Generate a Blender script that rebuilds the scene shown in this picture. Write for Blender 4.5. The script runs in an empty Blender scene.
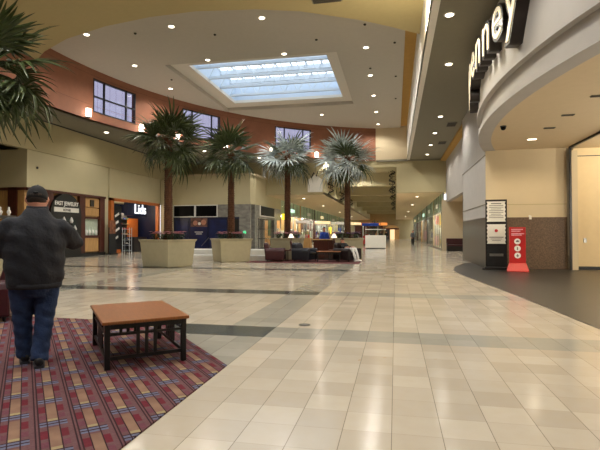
import bpy, bmesh, math, random
from mathutils import Vector, Matrix
random.seed(7)
sc = bpy.context.scene
COL = sc.collection
PI = math.pi
def R(a): return math.radians(a)

# ------------------------------------------------------------------ materials
def lin(h):
    h = h.lstrip('#')
    out = []
    for i in (0, 2, 4):
        c = int(h[i:i+2], 16) / 255
        out.append(c / 12.92 if c <= .04045 else ((c + .055) / 1.055) ** 2.4)
    return (*out, 1)

def bsdf_of(m): return m.node_tree.nodes['Principled BSDF']

def mat(name, hexc, rough=.6, metal=0., var=.08, scale=6., bump=0., bscale=40., stretch=(1, 1, 1), spec=.5):
    m = bpy.data.materials.new(name); m.use_nodes = True
    nt = m.node_tree; b = bsdf_of(m)
    c = lin(hexc)
    b.inputs['Roughness'].default_value = rough
    b.inputs['Metallic'].default_value = metal
    b.inputs['Specular IOR Level'].default_value = spec
    tc = nt.nodes.new('ShaderNodeTexCoord'); mp = nt.nodes.new('ShaderNodeMapping')
    mp.inputs['Scale'].default_value = stretch
    nt.links.new(tc.outputs['Object'], mp.inputs['Vector'])
    n = nt.nodes.new('ShaderNodeTexNoise'); n.inputs['Scale'].default_value = scale; n.inputs['Detail'].default_value = 4
    nt.links.new(mp.outputs[0], n.inputs['Vector'])
    r = nt.nodes.new('ShaderNodeValToRGB')
    r.color_ramp.elements[0].color = tuple(x * (1 - var) for x in c[:3]) + (1,)
    r.color_ramp.elements[1].color = tuple(min(1, x * (1 + var)) for x in c[:3]) + (1,)
    r.color_ramp.elements[0].position = .3; r.color_ramp.elements[1].position = .7
    nt.links.new(n.outputs['Fac'], r.inputs['Fac']); nt.links.new(r.outputs['Color'], b.inputs['Base Color'])
    if bump:
        n2 = nt.nodes.new('ShaderNodeTexNoise'); n2.inputs['Scale'].default_value = bscale
        nt.links.new(mp.outputs[0], n2.inputs['Vector'])
        bp = nt.nodes.new('ShaderNodeBump'); bp.inputs['Strength'].default_value = bump; bp.inputs['Distance'].default_value = .02
        nt.links.new(n2.outputs['Fac'], bp.inputs['Height']); nt.links.new(bp.outputs[0], b.inputs['Normal'])
    return m

def emit(name, hexc, s):
    m = bpy.data.materials.new(name); m.use_nodes = True
    b = bsdf_of(m); b.inputs['Base Color'].default_value = lin(hexc)
    b.inputs['Emission Color'].default_value = lin(hexc); b.inputs['Emission Strength'].default_value = s
    return m

def glass(name, tint, gloss=.08, rough=.02):
    m = bpy.data.materials.new(name); m.use_nodes = True
    nt = m.node_tree; nt.nodes.clear()
    o = nt.nodes.new('ShaderNodeOutputMaterial'); mix = nt.nodes.new('ShaderNodeMixShader')
    t = nt.nodes.new('ShaderNodeBsdfTransparent'); g = nt.nodes.new('ShaderNodeBsdfGlossy')
    t.inputs[0].default_value = tint; g.inputs['Roughness'].default_value = rough
    mix.inputs[0].default_value = gloss
    nt.links.new(t.outputs[0], mix.inputs[1]); nt.links.new(g.outputs[0], mix.inputs[2]); nt.links.new(mix.outputs[0], o.inputs[0])
    return m

class NX:
    """small expression builder on a node tree"""
    def __init__(s, nt): s.nt = nt
    def m(s, op, a, b=None, c=None):
        n = s.nt.nodes.new('ShaderNodeMath'); n.operation = op
        for i, v in enumerate((a, b, c)):
            if v is None: continue
            if isinstance(v, (int, float)): n.inputs[i].default_value = v
            else: s.nt.links.new(v, n.inputs[i])
        return n.outputs[0]
    def mul(s, a, b): return s.m('MULTIPLY', a, b)
    def add(s, a, b): return s.m('ADD', a, b)
    def sub(s, a, b): return s.m('SUBTRACT', a, b)
    def lt(s, a, b): return s.m('LESS_THAN', a, b)
    def gt(s, a, b): return s.m('GREATER_THAN', a, b)
    def between(s, a, lo, hi): return s.mul(s.gt(a, lo), s.lt(a, hi))
    def fract(s, a): return s.m('FRACT', a)
    def floor(s, a): return s.m('FLOOR', a)
    def orr(s, a, b): return s.m('MAXIMUM', a, b)
    def inv(s, a): return s.sub(1.0, a)
    def mix(s, f, a, b):
        n = s.nt.nodes.new('ShaderNodeMix'); n.data_type = 'RGBA'
        for i, v in ((0, f), (6, a), (7, b)):
            if isinstance(v, (int, float)): n.inputs[i].default_value = v
            elif isinstance(v, tuple): n.inputs[i].default_value = v
            else: s.nt.links.new(v, n.inputs[i])
        return n.outputs[2]
    def xyz(s):
        tc = s.nt.nodes.new('ShaderNodeTexCoord'); sp = s.nt.nodes.new('ShaderNodeSeparateXYZ')
        s.nt.links.new(tc.outputs['Object'], sp.inputs[0]); s.tc = tc
        return sp.outputs
    def noise(s, scale, detail=3):
        n = s.nt.nodes.new('ShaderNodeTexNoise'); n.inputs['Scale'].default_value = scale; n.inputs['Detail'].default_value = detail
        s.nt.links.new(s.tc.outputs['Object'], n.inputs['Vector']); return n.outputs['Fac']
    def white(s, x, y):
        cb = s.nt.nodes.new('ShaderNodeCombineXYZ'); s.nt.links.new(x, cb.inputs[0]); s.nt.links.new(y, cb.inputs[1])
        w = s.nt.nodes.new('ShaderNodeTexWhiteNoise'); w.noise_dimensions = '2D'; s.nt.links.new(cb.outputs[0], w.inputs['Vector'])
        return w.outputs['Value']

def floor_material():
    m = bpy.data.materials.new('polished_travertine_tile'); m.use_nodes = True
    nt = m.node_tree; b = bsdf_of(m); x = NX(nt)
    X, Y, Z = x.xyz()
    T = .335
    u = m_u = x.m('DIVIDE', x.add(X, .03 + T * 100), T); v = x.m('DIVIDE', x.add(Y, -3.268 + T * 100), T)
    r = x.white(x.floor(u), x.floor(v))
    n = x.noise(7, 5); n2 = x.noise(1.1, 2)
    base = x.mix(r, lin('#b3aa9a'), lin('#c5bcac'))
    base = x.mix(x.mul(n, .3), base, lin('#ab9673'))
    base = x.mix(x.mul(x.gt(x.noise(6, 6), .72), .4), base, lin('#a77a3e'))
    grey = x.mix(r, lin('#9d998d'), lin('#aaa69a'))
    grey = x.mix(x.mul(n, .3), grey, lin('#77766c'))
    slate = x.mix(r, lin('#474b49'), lin('#525654'))
    def band(c, w=.67): return x.between(Y, c, c + w)
    YB = [5.95, 10.20, 16.9, 23.9, 30.7, 37.4]
    bands = band(YB[0])
    for q in YB[1:]: bands = x.orr(bands, band(q))
    strip = x.between(X, -2.37, -1.70)
    strip = x.orr(strip, x.between(X, -8.4, -7.73))
    right = x.gt(X, -1.70)
    col = x.mix(x.orr(strip, x.mul(right, band(YB[0]))), base, grey)
    col = x.mix(x.mul(x.lt(X, -2.37), x.lt(Y, 5.95)), col, grey)
    col = x.mix(x.mul(x.mul(right, .75), x.mul(bands, x.gt(Y, 7))), col, grey)
    col = x.mix(x.mul(x.inv(right), bands), col, slate)
    # pale paving around the white steps
    fu = x.fract(u); fv = x.fract(v)
    g1 = x.orr(x.lt(fu, .008), x.gt(fu, .992)); g2 = x.orr(x.lt(fv, .006), x.gt(fv, .994))
    col = x.mix(x.mul(g2, .35), col, lin('#6d604a'))
    col = x.mix(x.mul(g1, .65), col, lin('#4c4435'))
    nt.links.new(col, b.inputs['Base Color'])
    ro = x.add(.09, x.mul(n2, .12))
    nt.links.new(ro, b.inputs['Roughness'])
    b.inputs['Specular IOR Level'].default_value = .4
    bp = nt.nodes.new('ShaderNodeBump'); bp.inputs['Strength'].default_value = .05; bp.inputs['Distance'].default_value = .02
    nt.links.new(x.noise(2.2, 2), bp.inputs['Height']); nt.links.new(bp.outputs[0], b.inputs['Normal'])
    return m

def rug_material():
    m = bpy.data.materials.new('woven_geometric_carpet'); m.use_nodes = True
    nt = m.node_tree; b = bsdf_of(m); x = NX(nt)
    X, Y, Z = x.xyz()
    a = R(42)
    s_ = x.add(x.mul(X, -math.sin(a)), x.mul(Y, math.cos(a)))
    t_ = x.add(x.mul(X, math.cos(a)), x.mul(Y, math.sin(a)))
    TT, TS = .237, .515
    tt = x.m('DIVIDE', x.add(t_, 20 * TT - .07), TT)
    ci = x.floor(tt); ft = x.fract(tt)
    half = x.mul(x.m('MODULO', ci, 2.0), .5)
    ss = x.add(x.m('DIVIDE', x.add(s_, 20 * TS - .13), TS), half)
    fs = x.fract(ss)
    n = x.noise(60, 2); nb = x.noise(9, 3)
    mauve = x.mix(n, lin('#5c4044'), lin('#775757'))
    red = x.mix(n, lin('#5a1c27'), lin('#742c36'))
    tan = x.mix(x.m('ABSOLUTE', x.sub(fs, .5)), lin('#92745f'), lin('#664a40'))
    col = mauve
    # red blocks flanking the centre
    fl = x.orr(x.between(ft, .14, .33), x.between(ft, .67, .86))
    col = x.mix(x.mul(fl, x.between(fs, .56, .84)), col, red)
    col = x.mix(x.mul(fl, x.between(fs, .28, .46)), col, x.mix(n, lin('#5c3540'), lin('#7a4c56')))
    col = x.mix(x.mul(x.between(ft, .36, .64), x.between(fs, .26, .94)), col, tan)
    col = x.mix(x.mul(x.between(ft, .36, .64), x.between(fs, .19, .27)), col, x.mix(n, lin('#8f8160'), lin('#b0a378')))
    bl = x.orr(x.between(fs, .0, .06), x.between(fs, .095, .155))
    col = x.mix(x.mul(bl, x.between(ft, .12, .88)), col, x.mix(n, lin('#565e78'), lin('#747a90')))
    dk = x.orr(x.orr(x.between(ft, .0, .045), x.between(ft, .095, .14)), x.orr(x.between(ft, .325, .36), x.between(ft, .64, .675)))
    dk = x.orr(dk, x.mul(x.between(ft, .12, .88), x.orr(x.between(fs, .06, .09), x.between(fs, .155, .18))))
    col = x.mix(x.mul(dk, .9), col, lin('#221519'))
    col = x.mix(x.mul(nb, .5), col, lin('#3e2629'))
    nt.links.new(col, b.inputs['Base Color']); b.inputs['Roughness'].default_value = .95
    b.inputs['Specular IOR Level'].default_value = .1
    bp = nt.nodes.new('ShaderNodeBump'); bp.inputs['Strength'].default_value = .3; bp.inputs['Distance'].default_value = .005
    nt.links.new(x.noise(220, 1), bp.inputs['Height']); nt.links.new(bp.outputs[0], b.inputs['Normal'])
    return m

M = {}
M['floor'] = floor_material(); M['rug'] = rug_material()
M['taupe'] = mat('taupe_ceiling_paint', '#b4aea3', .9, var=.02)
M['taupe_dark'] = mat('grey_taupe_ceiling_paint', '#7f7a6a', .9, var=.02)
M['cream_ceiling'] = mat('warm_cream_ceiling_paint', '#b3a478', .9, var=.02)
M['jcp_ceiling'] = mat('tan_soffit_paint', '#cbb896', .9, var=.02)
M['beige'] = mat('olive_beige_wall_paint', '#aca17d', .85, var=.03, scale=1)
M['beige2'] = mat('pale_beige_wall_paint', '#bab08e', .85, var=.03, scale=1)
M['cream_wall'] = mat('cream_wall_paint', '#c3b394', .85, var=.03, scale=1)
M['white'] = mat('off_white_paint', '#cfc9be', .8, var=.02)
M['greywhite'] = mat('grey_white_plaster', '#aba7a2', .8, var=.03, scale=2)
M['gold'] = mat('ochre_cove_paint', '#b08a44', .8, var=.05)
M['terra'] = mat('terracotta_wall_panel', '#85563f', .75, var=.06, scale=3)
M['granite'] = mat('brown_granite', '#5c4a38', .5, var=.4, scale=26, spec=.25)
M['darkgranite'] = mat('dark_polished_granite', '#332c27', .3, var=.4, scale=26, spec=.25)
M['entry'] = mat('charcoal_entrance_tile', '#262420', .36, var=.18, scale=3)
M['black'] = mat('black_painted_steel', '#0d0c0c', .4, var=.1)
M['blackwood'] = mat('black_stained_wood', '#0e0b0a', .45, var=.25, scale=20)
M['tabletop'] = mat('orange_brown_wood_veneer', '#8c5528', .32, var=.16, scale=5, stretch=(1.5, 14, 1))
M['jacket'] = mat('charcoal_jacket_cloth', '#191b22', .85, var=.18, scale=14, bump=.4, bscale=22)
M['jeans'] = mat('dark_blue_denim', '#1d3052', .9, var=.3, scale=9, bump=.4, bscale=30)
M['cap'] = mat('black_cap_cotton', '#101114', .85, var=.1)
M['skin'] = mat('skin', '#b98068', .55, var=.07, scale=10)
M['hair'] = mat('short_dark_hair', '#2a201a', .9, var=.2, scale=60)
M['shoe'] = mat('dark_trainer_leather', '#151517', .5, var=.2)
M['sole'] = mat('grey_rubber_sole', '#343336', .7)
M['maroon'] = mat('maroon_leather', '#3a1218', .4, var=.15, bump=.15, bscale=60)
M['navy'] = mat('navy_leather', '#10131f', .4, var=.15, bump=.15, bscale=60)
M['darkchair'] = mat('black_brown_leather', '#1d1212', .4, var=.15, bump=.15, bscale=60)
M['planter'] = mat('putty_planter_fibreglass', '#aba386', .6, var=.04)
M['soil'] = mat('dark_potting_soil', '#2a2018', .95, var=.4, scale=30)
M['trunk'] = mat('fibrous_palm_bark', '#52341f', .95, var=.45, scale=22, bump=.8, bscale=50, stretch=(1, 1, .35))
M['frond'] = mat('palm_leaf', '#3c4826', .4, var=.5, scale=5, spec=.5)
M['frond_skylit'] = mat('palm_leaf_painted_skylight', '#9aa4a1', .4, var=.55, scale=5, spec=.8)  # palm leaf paled in colour to stand in for skylight falling on it
M['frond_dry'] = mat('dry_palm_leaf', '#7a6a3e', .6, var=.3, scale=5)
M['leaf'] = mat('dark_green_leaf', '#1f3a1c', .5, var=.4, scale=12)
M['pink'] = mat('pink_petal', '#d79aa6', .6, var=.25, scale=18)
M['purple'] = mat('lilac_petal', '#8f6f9c', .6, var=.3, scale=18)
M['mahogany'] = mat('mahogany_wood', '#4a1f14', .4, var=.3, scale=5, stretch=(4, 4, .6))
M['maple'] = mat('honey_maple_panel', '#b98f58', .45, var=.15, scale=4, stretch=(4, 4, .6))
M['orangewood'] = mat('orange_wood_frame', '#b9662a', .45, var=.2, scale=5, stretch=(4, 4, .6))
M['navyblue'] = mat('navy_blue_panel', '#0d1638', .4, var=.15)
M['bluepanel'] = mat('deep_blue_poster', '#101c48', .4, var=.5, scale=1.4)
M['stone'] = mat('grey_veined_stone', '#7d7a72', .45, var=.35, scale=2.2, stretch=(1, 1, 2))
M['screen'] = mat('black_glass_screen', '#040405', .5, var=.1, spec=.1)
M['header_back'] = mat('pale_green_white_panel', '#c3cdbd', .6, var=.1, scale=2)
M['yellow_print'] = mat('yellow_poster_print', '#c9a93a', .6, var=.4, scale=4)
M['steel'] = mat('brushed_steel', '#9a9a98', .3, metal=1)
M['whitesteel'] = mat('white_painted_steel', '#c3ccd4', .5, var=.02)
M['bluewhite'] = mat('skylight_shaft_paint', '#c0cedd', .8, var=.02)
M['red'] = mat('red_sign_panel', '#b31f1f', .4, var=.05)
M['redbase'] = mat('red_plastic_base', '#ab271e', .45, var=.05)
M['paper'] = mat('white_poster_paper', '#d9d6cc', .7, var=.03)
M['darkposter'] = mat('dark_poster_print', '#15171a', .35, var=.5, scale=6)
M['ink'] = mat('grey_print_ink', '#6c6a66', .7)
M['inkblack'] = mat('black_print_ink', '#17181b', .7)
M['redink'] = mat('red_print_ink', '#b02028', .6)
M['bronze'] = mat('dark_bronze_sign', '#241a16', .45, var=.15)
M['plastic_w'] = mat('white_plastic', '#e6e4de', .5, var=.02)
M['dark'] = mat('dark_grey_metal', '#26262a', .5)
M['vent'] = mat('dark_vent_grille', '#3a352c', .7)
M['white_cloth'] = mat('white_cotton_cloth', '#dcdad6', .85, var=.05)
M['blue_cloth'] = mat('bright_blue_cloth', '#1d3f9c', .8, var=.15)
M['whitestep'] = mat('white_marble', '#d3d0c8', .3, var=.06, scale=3)
M['redrug'] = mat('brick_red_carpet', '#5a2a2a', .95, var=.4, scale=8)
M['lamp_on'] = emit('downlight_glow', '#fff3dc', 7)
M['sconce_on'] = emit('sconce_glow', '#fff0e0', 5)
M['sign_on'] = emit('lit_cream_letter', '#fff0cc', .5)
M['lids_on'] = emit('lit_white_letter', '#f4f8ff', 1.3)
M['orange_on'] = emit('lit_orange_sign', '#ff9a4a', .7)
M['warm_on'] = emit('lit_warm_shop_sign', '#ffe2b0', .75)
M['cool_on'] = emit('lit_cool_shop_sign', '#d8fff0', 1.0)
M['yellow_on'] = emit('lit_yellow_sign', '#ffe23a', 1.4)
M['green_on'] = emit('lit_green_sign', '#4ae6a0', .9)
M['lampshade'] = emit('lit_lampshade', '#fff4e0', .9)
M['sky_glass'] = glass('skylight_glass', (.93, .97, 1, 1), .05, .05)
M['win_glass'] = glass('tinted_window_glass', (.46, .45, .53, 1), .06, .05)
M['shop_glass'] = glass('shop_glass', (.93, .97, .94, 1), .05, .03)
M['header_glass'] = glass('green_edge_glass', (.93, .98, .95, 1), .10, .06)

# ------------------------------------------------------------------ mesh builder
class MB:
    def __init__(s): s.v = []; s.f = []
    def add(s, v, f):
        o = len(s.v); s.v += [tuple(p) for p in v]; s.f += [tuple(i + o for i in q) for q in f]; return s
    def box(s, x0, y0, z0, x1, y1, z1):
        v = [(x0, y0, z0), (x1, y0, z0), (x1, y1, z0), (x0, y1, z0), (x0, y0, z1), (x1, y0, z1), (x1, y1, z1), (x0, y1, z1)]
        return s.add(v, [(0, 3, 2, 1), (4, 5, 6, 7), (0, 1, 5, 4), (1, 2, 6, 5), (2, 3, 7, 6), (3, 0, 4, 7)])
    def cbox(s, c, d, rz=0, rx=0, ry=0):
        mt = Matrix.Translation(c) @ Matrix.Rotation(rz, 4, 'Z') @ Matrix.Rotation(ry, 4, 'Y') @ Matrix.Rotation(rx, 4, 'X')
        t = MB().box(-d[0] / 2, -d[1] / 2, -d[2] / 2, d[0] / 2, d[1] / 2, d[2] / 2)
        return s.add([mt @ Vector(p) for p in t.v], t.f)
    def prism(s, poly, z0, z1):
        n = len(poly); v = [(x, y, z0) for x, y in poly] + [(x, y, z1) for x, y in poly]
        f = [tuple(range(n))[::-1], tuple(range(n, 2 * n))] + [(i, (i + 1) % n, n + (i + 1) % n, n + i) for i in range(n)]
        return s.add(v, f)
    def loft(s, rings, cap=True):
        n = len(rings[0]); v = [p for r in rings for p in r]; f = []
        for k in range(len(rings) - 1):
            for i in range(n): f.append((k * n + i, k * n + (i + 1) % n, (k + 1) * n + (i + 1) % n, (k + 1) * n + i))
        if cap: f.append(tuple(range(n))[::-1]); f.append(tuple(range((len(rings) - 1) * n, len(rings) * n)))
        return s.add(v, f)
    def lathe(s, prof, n=24, c=(0, 0, 0)):
        rings = [[(c[0] + r * math.cos(2 * PI * i / n), c[1] + r * math.sin(2 * PI * i / n), c[2] + z) for i in range(n)] for r, z in prof]
        return s.loft(rings)
    def ell(s, rings, n=24):
        """rings: (cx, cy, cz, rx, ry) ellipse cross-sections"""
        return s.loft([[(cx + rx * math.cos(2 * PI * i / n), cy + ry * math.sin(2 * PI * i / n), cz) for i in range(n)] for cx, cy, cz, rx, ry in rings])
    def tube(s, pts, rad, n=10, round_ends=False):
        pts = [Vector(p) for p in pts]
        if not isinstance(rad, (list, tuple)): rad = [rad] * len(pts)
        if round_ends:
            d0 = (pts[0] - pts[1]).normalized(); d1 = (pts[-1] - pts[-2]).normalized()
            P = []; Q = []
            for k in (0, 1, 2):
                a = PI / 2 * k / 3; P.append(pts[0] + d0 * rad[0] * math.cos(a)); Q.append(max(rad[0] * math.sin(a), rad[0] * .05))
            P += pts; Q += list(rad)
            for k in (2, 1, 0):
                a = PI / 2 * k / 3; P.append(pts[-1] + d1 * rad[-1] * math.cos(a)); Q.append(max(rad[-1] * math.sin(a), rad[-1] * .05))
            pts, rad = P, Q
        rings = []; up = None
        for i, p in enumerate(pts):
            t = (pts[min(i + 1, len(pts) - 1)] - pts[max(i - 1, 0)]).normalized()
            if up is None:
                up = Vector((0, 0, 1)) if abs(t.z) < .9 else Vector((1, 0, 0))
            a = (up - t * up.dot(t)).normalized(); up = a; bq = t.cross(a)
            rings.append([p + (a * math.cos(2 * PI * k / n) + bq * math.sin(2 * PI * k / n)) * rad[i] for k in range(n)])
        return s.loft(rings)
    def sphere(s, c, r, n=16, m=10, sc_=(1, 1, 1)):
        rings = []
        for j in range(m + 1):
            a = -PI / 2 + PI * j / m; rr = max(math.cos(a), .02) * r
            rings.append([(c[0] + rr * math.cos(2 * PI * i / n) * sc_[0], c[1] + rr * math.sin(2 * PI * i / n) * sc_[1], c[2] + r * math.sin(a) * sc_[2]) for i in range(n)])
        return s.loft(rings)
    def xf(s, mt): s.v = [tuple(mt @ Vector(p)) for p in s.v]; return s
    def mesh(s, name, fixn=True):
        me = bpy.data.meshes.new(name); me.from_pydata(s.v, [], s.f)
        if fixn:
            bm = bmesh.new(); bm.from_mesh(me); bmesh.ops.recalc_face_normals(bm, faces=bm.faces); bm.to_mesh(me); bm.free()
        me.update(); return me
    def build(s, name, m, parent=None, smooth=False, bevel=0, fixn=True):
        me = s.mesh(name, fixn)
        return link(name, me, m, parent, smooth, bevel)

def link(name, me, m, parent=None, smooth=False, bevel=0):
    o = bpy.data.objects.new(name, me); COL.objects.link(o)
    if m is not None and not me.materials: me.materials.append(m)
    if parent is not None: o.parent = parent
    if smooth:
        for p in me.polygons: p.use_smooth = True
    if bevel:
        b = o.modifiers.new('bevel', 'BEVEL'); b.width = bevel; b.segments = 2; b.limit_method = 'ANGLE'
    return o

def tag(o, label, cat, group=None, kind=None):
    o['label'] = label; o['category'] = cat
    if group: o['group'] = group
    if kind: o['kind'] = kind
    return o
def thing(name, label, cat, loc=(0, 0, 0), rz=0, group=None):
    o = bpy.data.objects.new(name, None); COL.objects.link(o); o.empty_display_size = .1
    o.location = loc; o.rotation_euler = (0, 0, rz)
    return tag(o, label, cat, group)
def struct(name, mb, m, parent=None, label=None, **k):
    o = mb.build(name, m, parent, **k)
    if parent is None:
        o['kind'] = 'structure'
        if label: o['label'] = label
    return o
def copy_tree(o, parent=None):
    c = o.copy(); COL.objects.link(c)
    if parent is not None: c.parent = parent
    for ch in list(o.children): copy_tree(ch, c)
    return c
def text_mesh(body, size, extrude, offset=0, align='LEFT', bevel=0):
    cu = bpy.data.curves.new('lettering', 'FONT'); cu.body = body; cu.size = size; cu.extrude = extrude; cu.offset = offset
    cu.align_x = align; cu.bevel_depth = bevel; cu.resolution_u = 6
    o = bpy.data.objects.new('lettering', cu); COL.objects.link(o)
    dg = bpy.context.evaluated_depsgraph_get(); dg.update()
    me = bpy.data.meshes.new_from_object(o.evaluated_get(dg)); bpy.data.objects.remove(o)
    return me
def bake(mb, mods):
    """mesh after modifiers (used for continuous remeshed bodies and clothes)"""
    o = mb.build('tmp', None)
    for kind, kw in mods:
        md = o.modifiers.new(kind, kind)
        for k, v in kw.items(): setattr(md, k, v)
    dg = bpy.context.evaluated_depsgraph_get(); dg.update()
    me = bpy.data.meshes.new_from_object(o.evaluated_get(dg)); bpy.data.objects.remove(o)
    return me
def remeshed(mb, vox, it=4, f=.6):
    return bake(mb, [('REMESH', dict(mode='VOXEL', voxel_size=vox)), ('SMOOTH', dict(factor=f, iterations=it))])
def spot(parent, loc, power, col=(1, .95, .87), size=150, radius=.12, blend=.6):
    l = bpy.data.lights.new('lamp', 'SPOT'); l.energy = power; l.color = col; l.spot_size = R(size); l.spot_blend = blend; l.shadow_soft_size = radius
    o = bpy.data.objects.new('lamp', l); COL.objects.link(o); o.location = loc
    if parent is not None: o.parent = parent
    return o
def point(parent, loc, power, col=(1, .95, .87), radius=.1):
    l = bpy.data.lights.new('point_light', 'POINT'); l.energy = power; l.color = col; l.shadow_soft_size = radius
    o = bpy.data.objects.new('point_light', l); COL.objects.link(o); o.location = loc
    if parent is not None: o.parent = parent
    return o
ORD = ['first', 'second', 'third', 'fourth', 'fifth', 'sixth', 'seventh', 'eighth', 'ninth', 'tenth']

# ------------------------------------------------------------------ setting
H1, HC, HN = 7.28, 9.95, 9.10
AC, AR = (5.25, 18.86), 20.9            # the curved terracotta wall
def arc(deg, r=AR): return (AC[0] + r * math.cos(R(deg)), AC[1] + r * math.sin(R(deg)))

struct('floor', MB().box(-26, -12, -.3, 12, 125, 0), M['floor'])

# main ceiling with the skylight opening (outer coffer -11.5..-2.7 x 22.0..31.0)
cx0, cx1, cy0, cy1 = -11.5, -2.7, 21.9, 31.0
ix0, ix1, iy0, iy1 = -10.6, -3.3, 22.75, 30.0
c = MB()
AS = 143.18
c.prism([(cx0, 11.8), (cx0, arc(AS, AR + .25)[1])] + [arc(AS + (200 - AS) * k / 40, AR + .25) for k in range(41)], HC, HC + .35)
c.prism([(cx1, 13), (.44, 13), (.44, cy1), (cx1, cy1)], HC, HC + .35); c.prism([(cx0, 13), (cx1, 13), (cx1, cy0), (cx0, cy0)], HC, HC + .35)
c.prism([(cx0, cy1), (.44, cy1), (.44, 38.7)] + [arc(108.4 + (AS - 108.4) * k / 30, AR + .25) for k in range(31)], HC, HC + .35)
struct('ceiling', c, M['taupe'])
c = MB()
z0, z1 = HC + .22, HC + .4
c.box(cx0, cy0, z0, ix0, cy1, z1); c.box(ix1, cy0, z0, cx1, cy1, z1); c.box(ix0, cy0, z0, ix1, iy0, z1); c.box(ix0, iy1, z0, ix1, cy1, z1)
struct('ceiling_coffer', c, M['white'])
struct('ceiling_cove', MB().box(.44, -12, HC + .12, 1.2, 40, HC + .5), M['gold'])
# white fascia of the right-hand beam
struct('trim_1', MB().box(.95, -12, H1 - .001, 1.15, 38.62, HC + .3), mat('bright_white_beam_paint', '#e6e2d8', .8, var=.02))
# nearer, lower ceiling with an arc edge
apts = [(-17.5, 19.3), (-16.2, 18.4), (-14.6, 17.2), (-12.78, 16.25), (-10.6, 15.55), (-8.6, 15.2), (-6.8, 15.12), (-4.7, 15.4), (-3.2, 15.86), (-1.23, 16.93), (-.3, 17.6), (.39, 18.15), (.95, 18.6)]
struct('ceiling_near', MB().prism([(.95, -12), (-26, -12), (-26, 19.3)][::-1][::-1] + apts, HN, HC), M['cream_ceiling'])
# aisle ceiling on the right
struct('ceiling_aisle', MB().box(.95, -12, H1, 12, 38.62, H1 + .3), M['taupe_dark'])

# terracotta wall with three windows
A0, A1 = 108.6, 200.0
WINS = [(168.0, 8.4), (149.6, 8.4), (128.4, 8.4)]
WZ0, WZ1 = 7.72, 9.5
def arcwall(a0, a1, zz0, zz1, r0, r1, mb):
    n = max(2, int(abs(a1 - a0) / 1.2) + 1)
    for k in range(n):
        b0 = a0 + (a1 - a0) * k / n; b1 = a0 + (a1 - a0) * (k + 1) / n
        p = [arc(b0, r0), arc(b1, r0), arc(b1, r1), arc(b0, r1)]
        mb.prism(p, zz0, zz1)
w = MB()
edges = sorted([A0, A1] + [x for cc, ww in WINS for x in (cc - ww / 2, cc + ww / 2)])
for k in range(len(edges) - 1):
    if k % 2 == 0: arcwall(edges[k], edges[k + 1], H1, HC + .2, AR, AR + .3, w)
    else:
        arcwall(edges[k], edges[k + 1], H1, WZ0, AR, AR + .3, w); arcwall(edges[k], edges[k + 1], WZ1, HC + .2, AR, AR + .3, w)
struct('wall_terracotta', w, M['terra'])
pj = MB()
for z in (8.05, 9.62): arcwall(A0, A1, z, z + .012, AR - .004, AR + .01, pj)
struct('trim_2', pj, mat('terracotta_panel_joint', '#5f3829', .8))
for i, (cc, ww) in enumerate(WINS):
    f = MB(); rr0, rr1 = AR - .02, AR + .1
    a0, a1 = cc - ww / 2, cc + ww / 2; d = .16
    for a in (a0, a1 - d): arcwall(a, a + d, WZ0, WZ1, rr0, rr1, f)
    for z in (WZ0, WZ1 - .07, WZ0 + .82): arcwall(a0, a1, z, z + .06, rr0, rr1, f)
    for t in (.22, .74): arcwall(a0 + ww * t - d / 2, a0 + ww * t + d / 2, WZ0, WZ1, rr0, rr1, f)
    fo = struct('window_%d' % (i + 1), f, mat('window_frame_paint', '#141318', .5))
    g = MB(); arcwall(a0, a1, WZ0, WZ1, AR + .12, AR + .14, g)
    g.build('window_pane', M['win_glass'], fo)
# soffit behind the terracotta wall, over the shopfronts
sf = MB()
n = 60
for k in range(n):
    b0 = A0 + (A1 - A0) * k / n; b1 = A0 + (A1 - A0) * (k + 1) / n
    sf.prism([arc(b0, AR + .02), arc(b1, AR + .02), arc(b1, AR + 13), arc(b0, AR + 13)], H1, H1 + .2)
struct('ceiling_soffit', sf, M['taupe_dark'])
struct('wall_upper_north', MB().box(-1.6, 38.62, H1 + .1, 1.2, 38.9, HC + .5), M['cream_wall'])
struct('trim_14', MB().box(-1.5, 38.5, H1 - .08, 4.0, 38.63, H1 + .06), M['taupe_dark'])
struct('wall_upper_west', MB().box(-18.3, -12, H1 - .1, -14.2, 11.9, HC + .3), M['terra'])

# west side: bulkheads above the shopfronts
XW = -18.05
struct('wall_west', MB().box(XW - .3, -12, 5.6, XW, 37.6, H1 + .05).box(XW - .3, -12, 0, XW, 14.5, 5.7), M['beige'])
struct('wall_west_bulkhead', MB().box(XW - 4.8, 20.23, 3.69, XW - .06, 26.7, 5.6).box(XW - 4.8, 27.15, 3.69, XW - .06, 35.2, 5.6), M['beige2'])
struct('trim_3', MB().box(XW - .5, 26.7, 0, XW - .14, 27.15, 5.6), M['beige2'])
struct('wall_west_back', MB().box(-24, -12, 0, -23.6, 39, H1 + .1), M['beige'])
struct('trim_4', MB().box(XW - .01, -12, H1 - .06, XW + .03, 37.5, H1), M['dark'])
struct('wall_south', MB().box(-24, -12.3, 0, 12, -12, HC + .3), M['beige'])
struct('wall_east', MB().box(10.5, -12, 0, 10.8, 38, H1 + .1), M['cream_wall'])

# north-west shop block: bulkhead, stone cladding
struct('wall_north_west', MB().box(-18.3, 37.5, 3.3, -10.9, 37.8, H1 + .05), M['beige'])
struct('wall_north_bulkhead', MB().prism([(-17.9, 35), (-11.1, 35), (-10.85, 35.6), (-10.85, 44), (-17.9, 44)], 3.66, 5.95), M['beige2'])
struct('wall_north_ledge', MB().prism([(-18.04, 34.9), (-11.05, 34.9), (-10.75, 35.55), (-10.75, 42), (-18.04, 42)], 5.95, 6.1), M['cream_wall'])
# pier next to the shop block
struct('trim_5', MB().box(-18.04, 33.75, 0, -17.6, 35.3, 5.6), M['beige2'])

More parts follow.
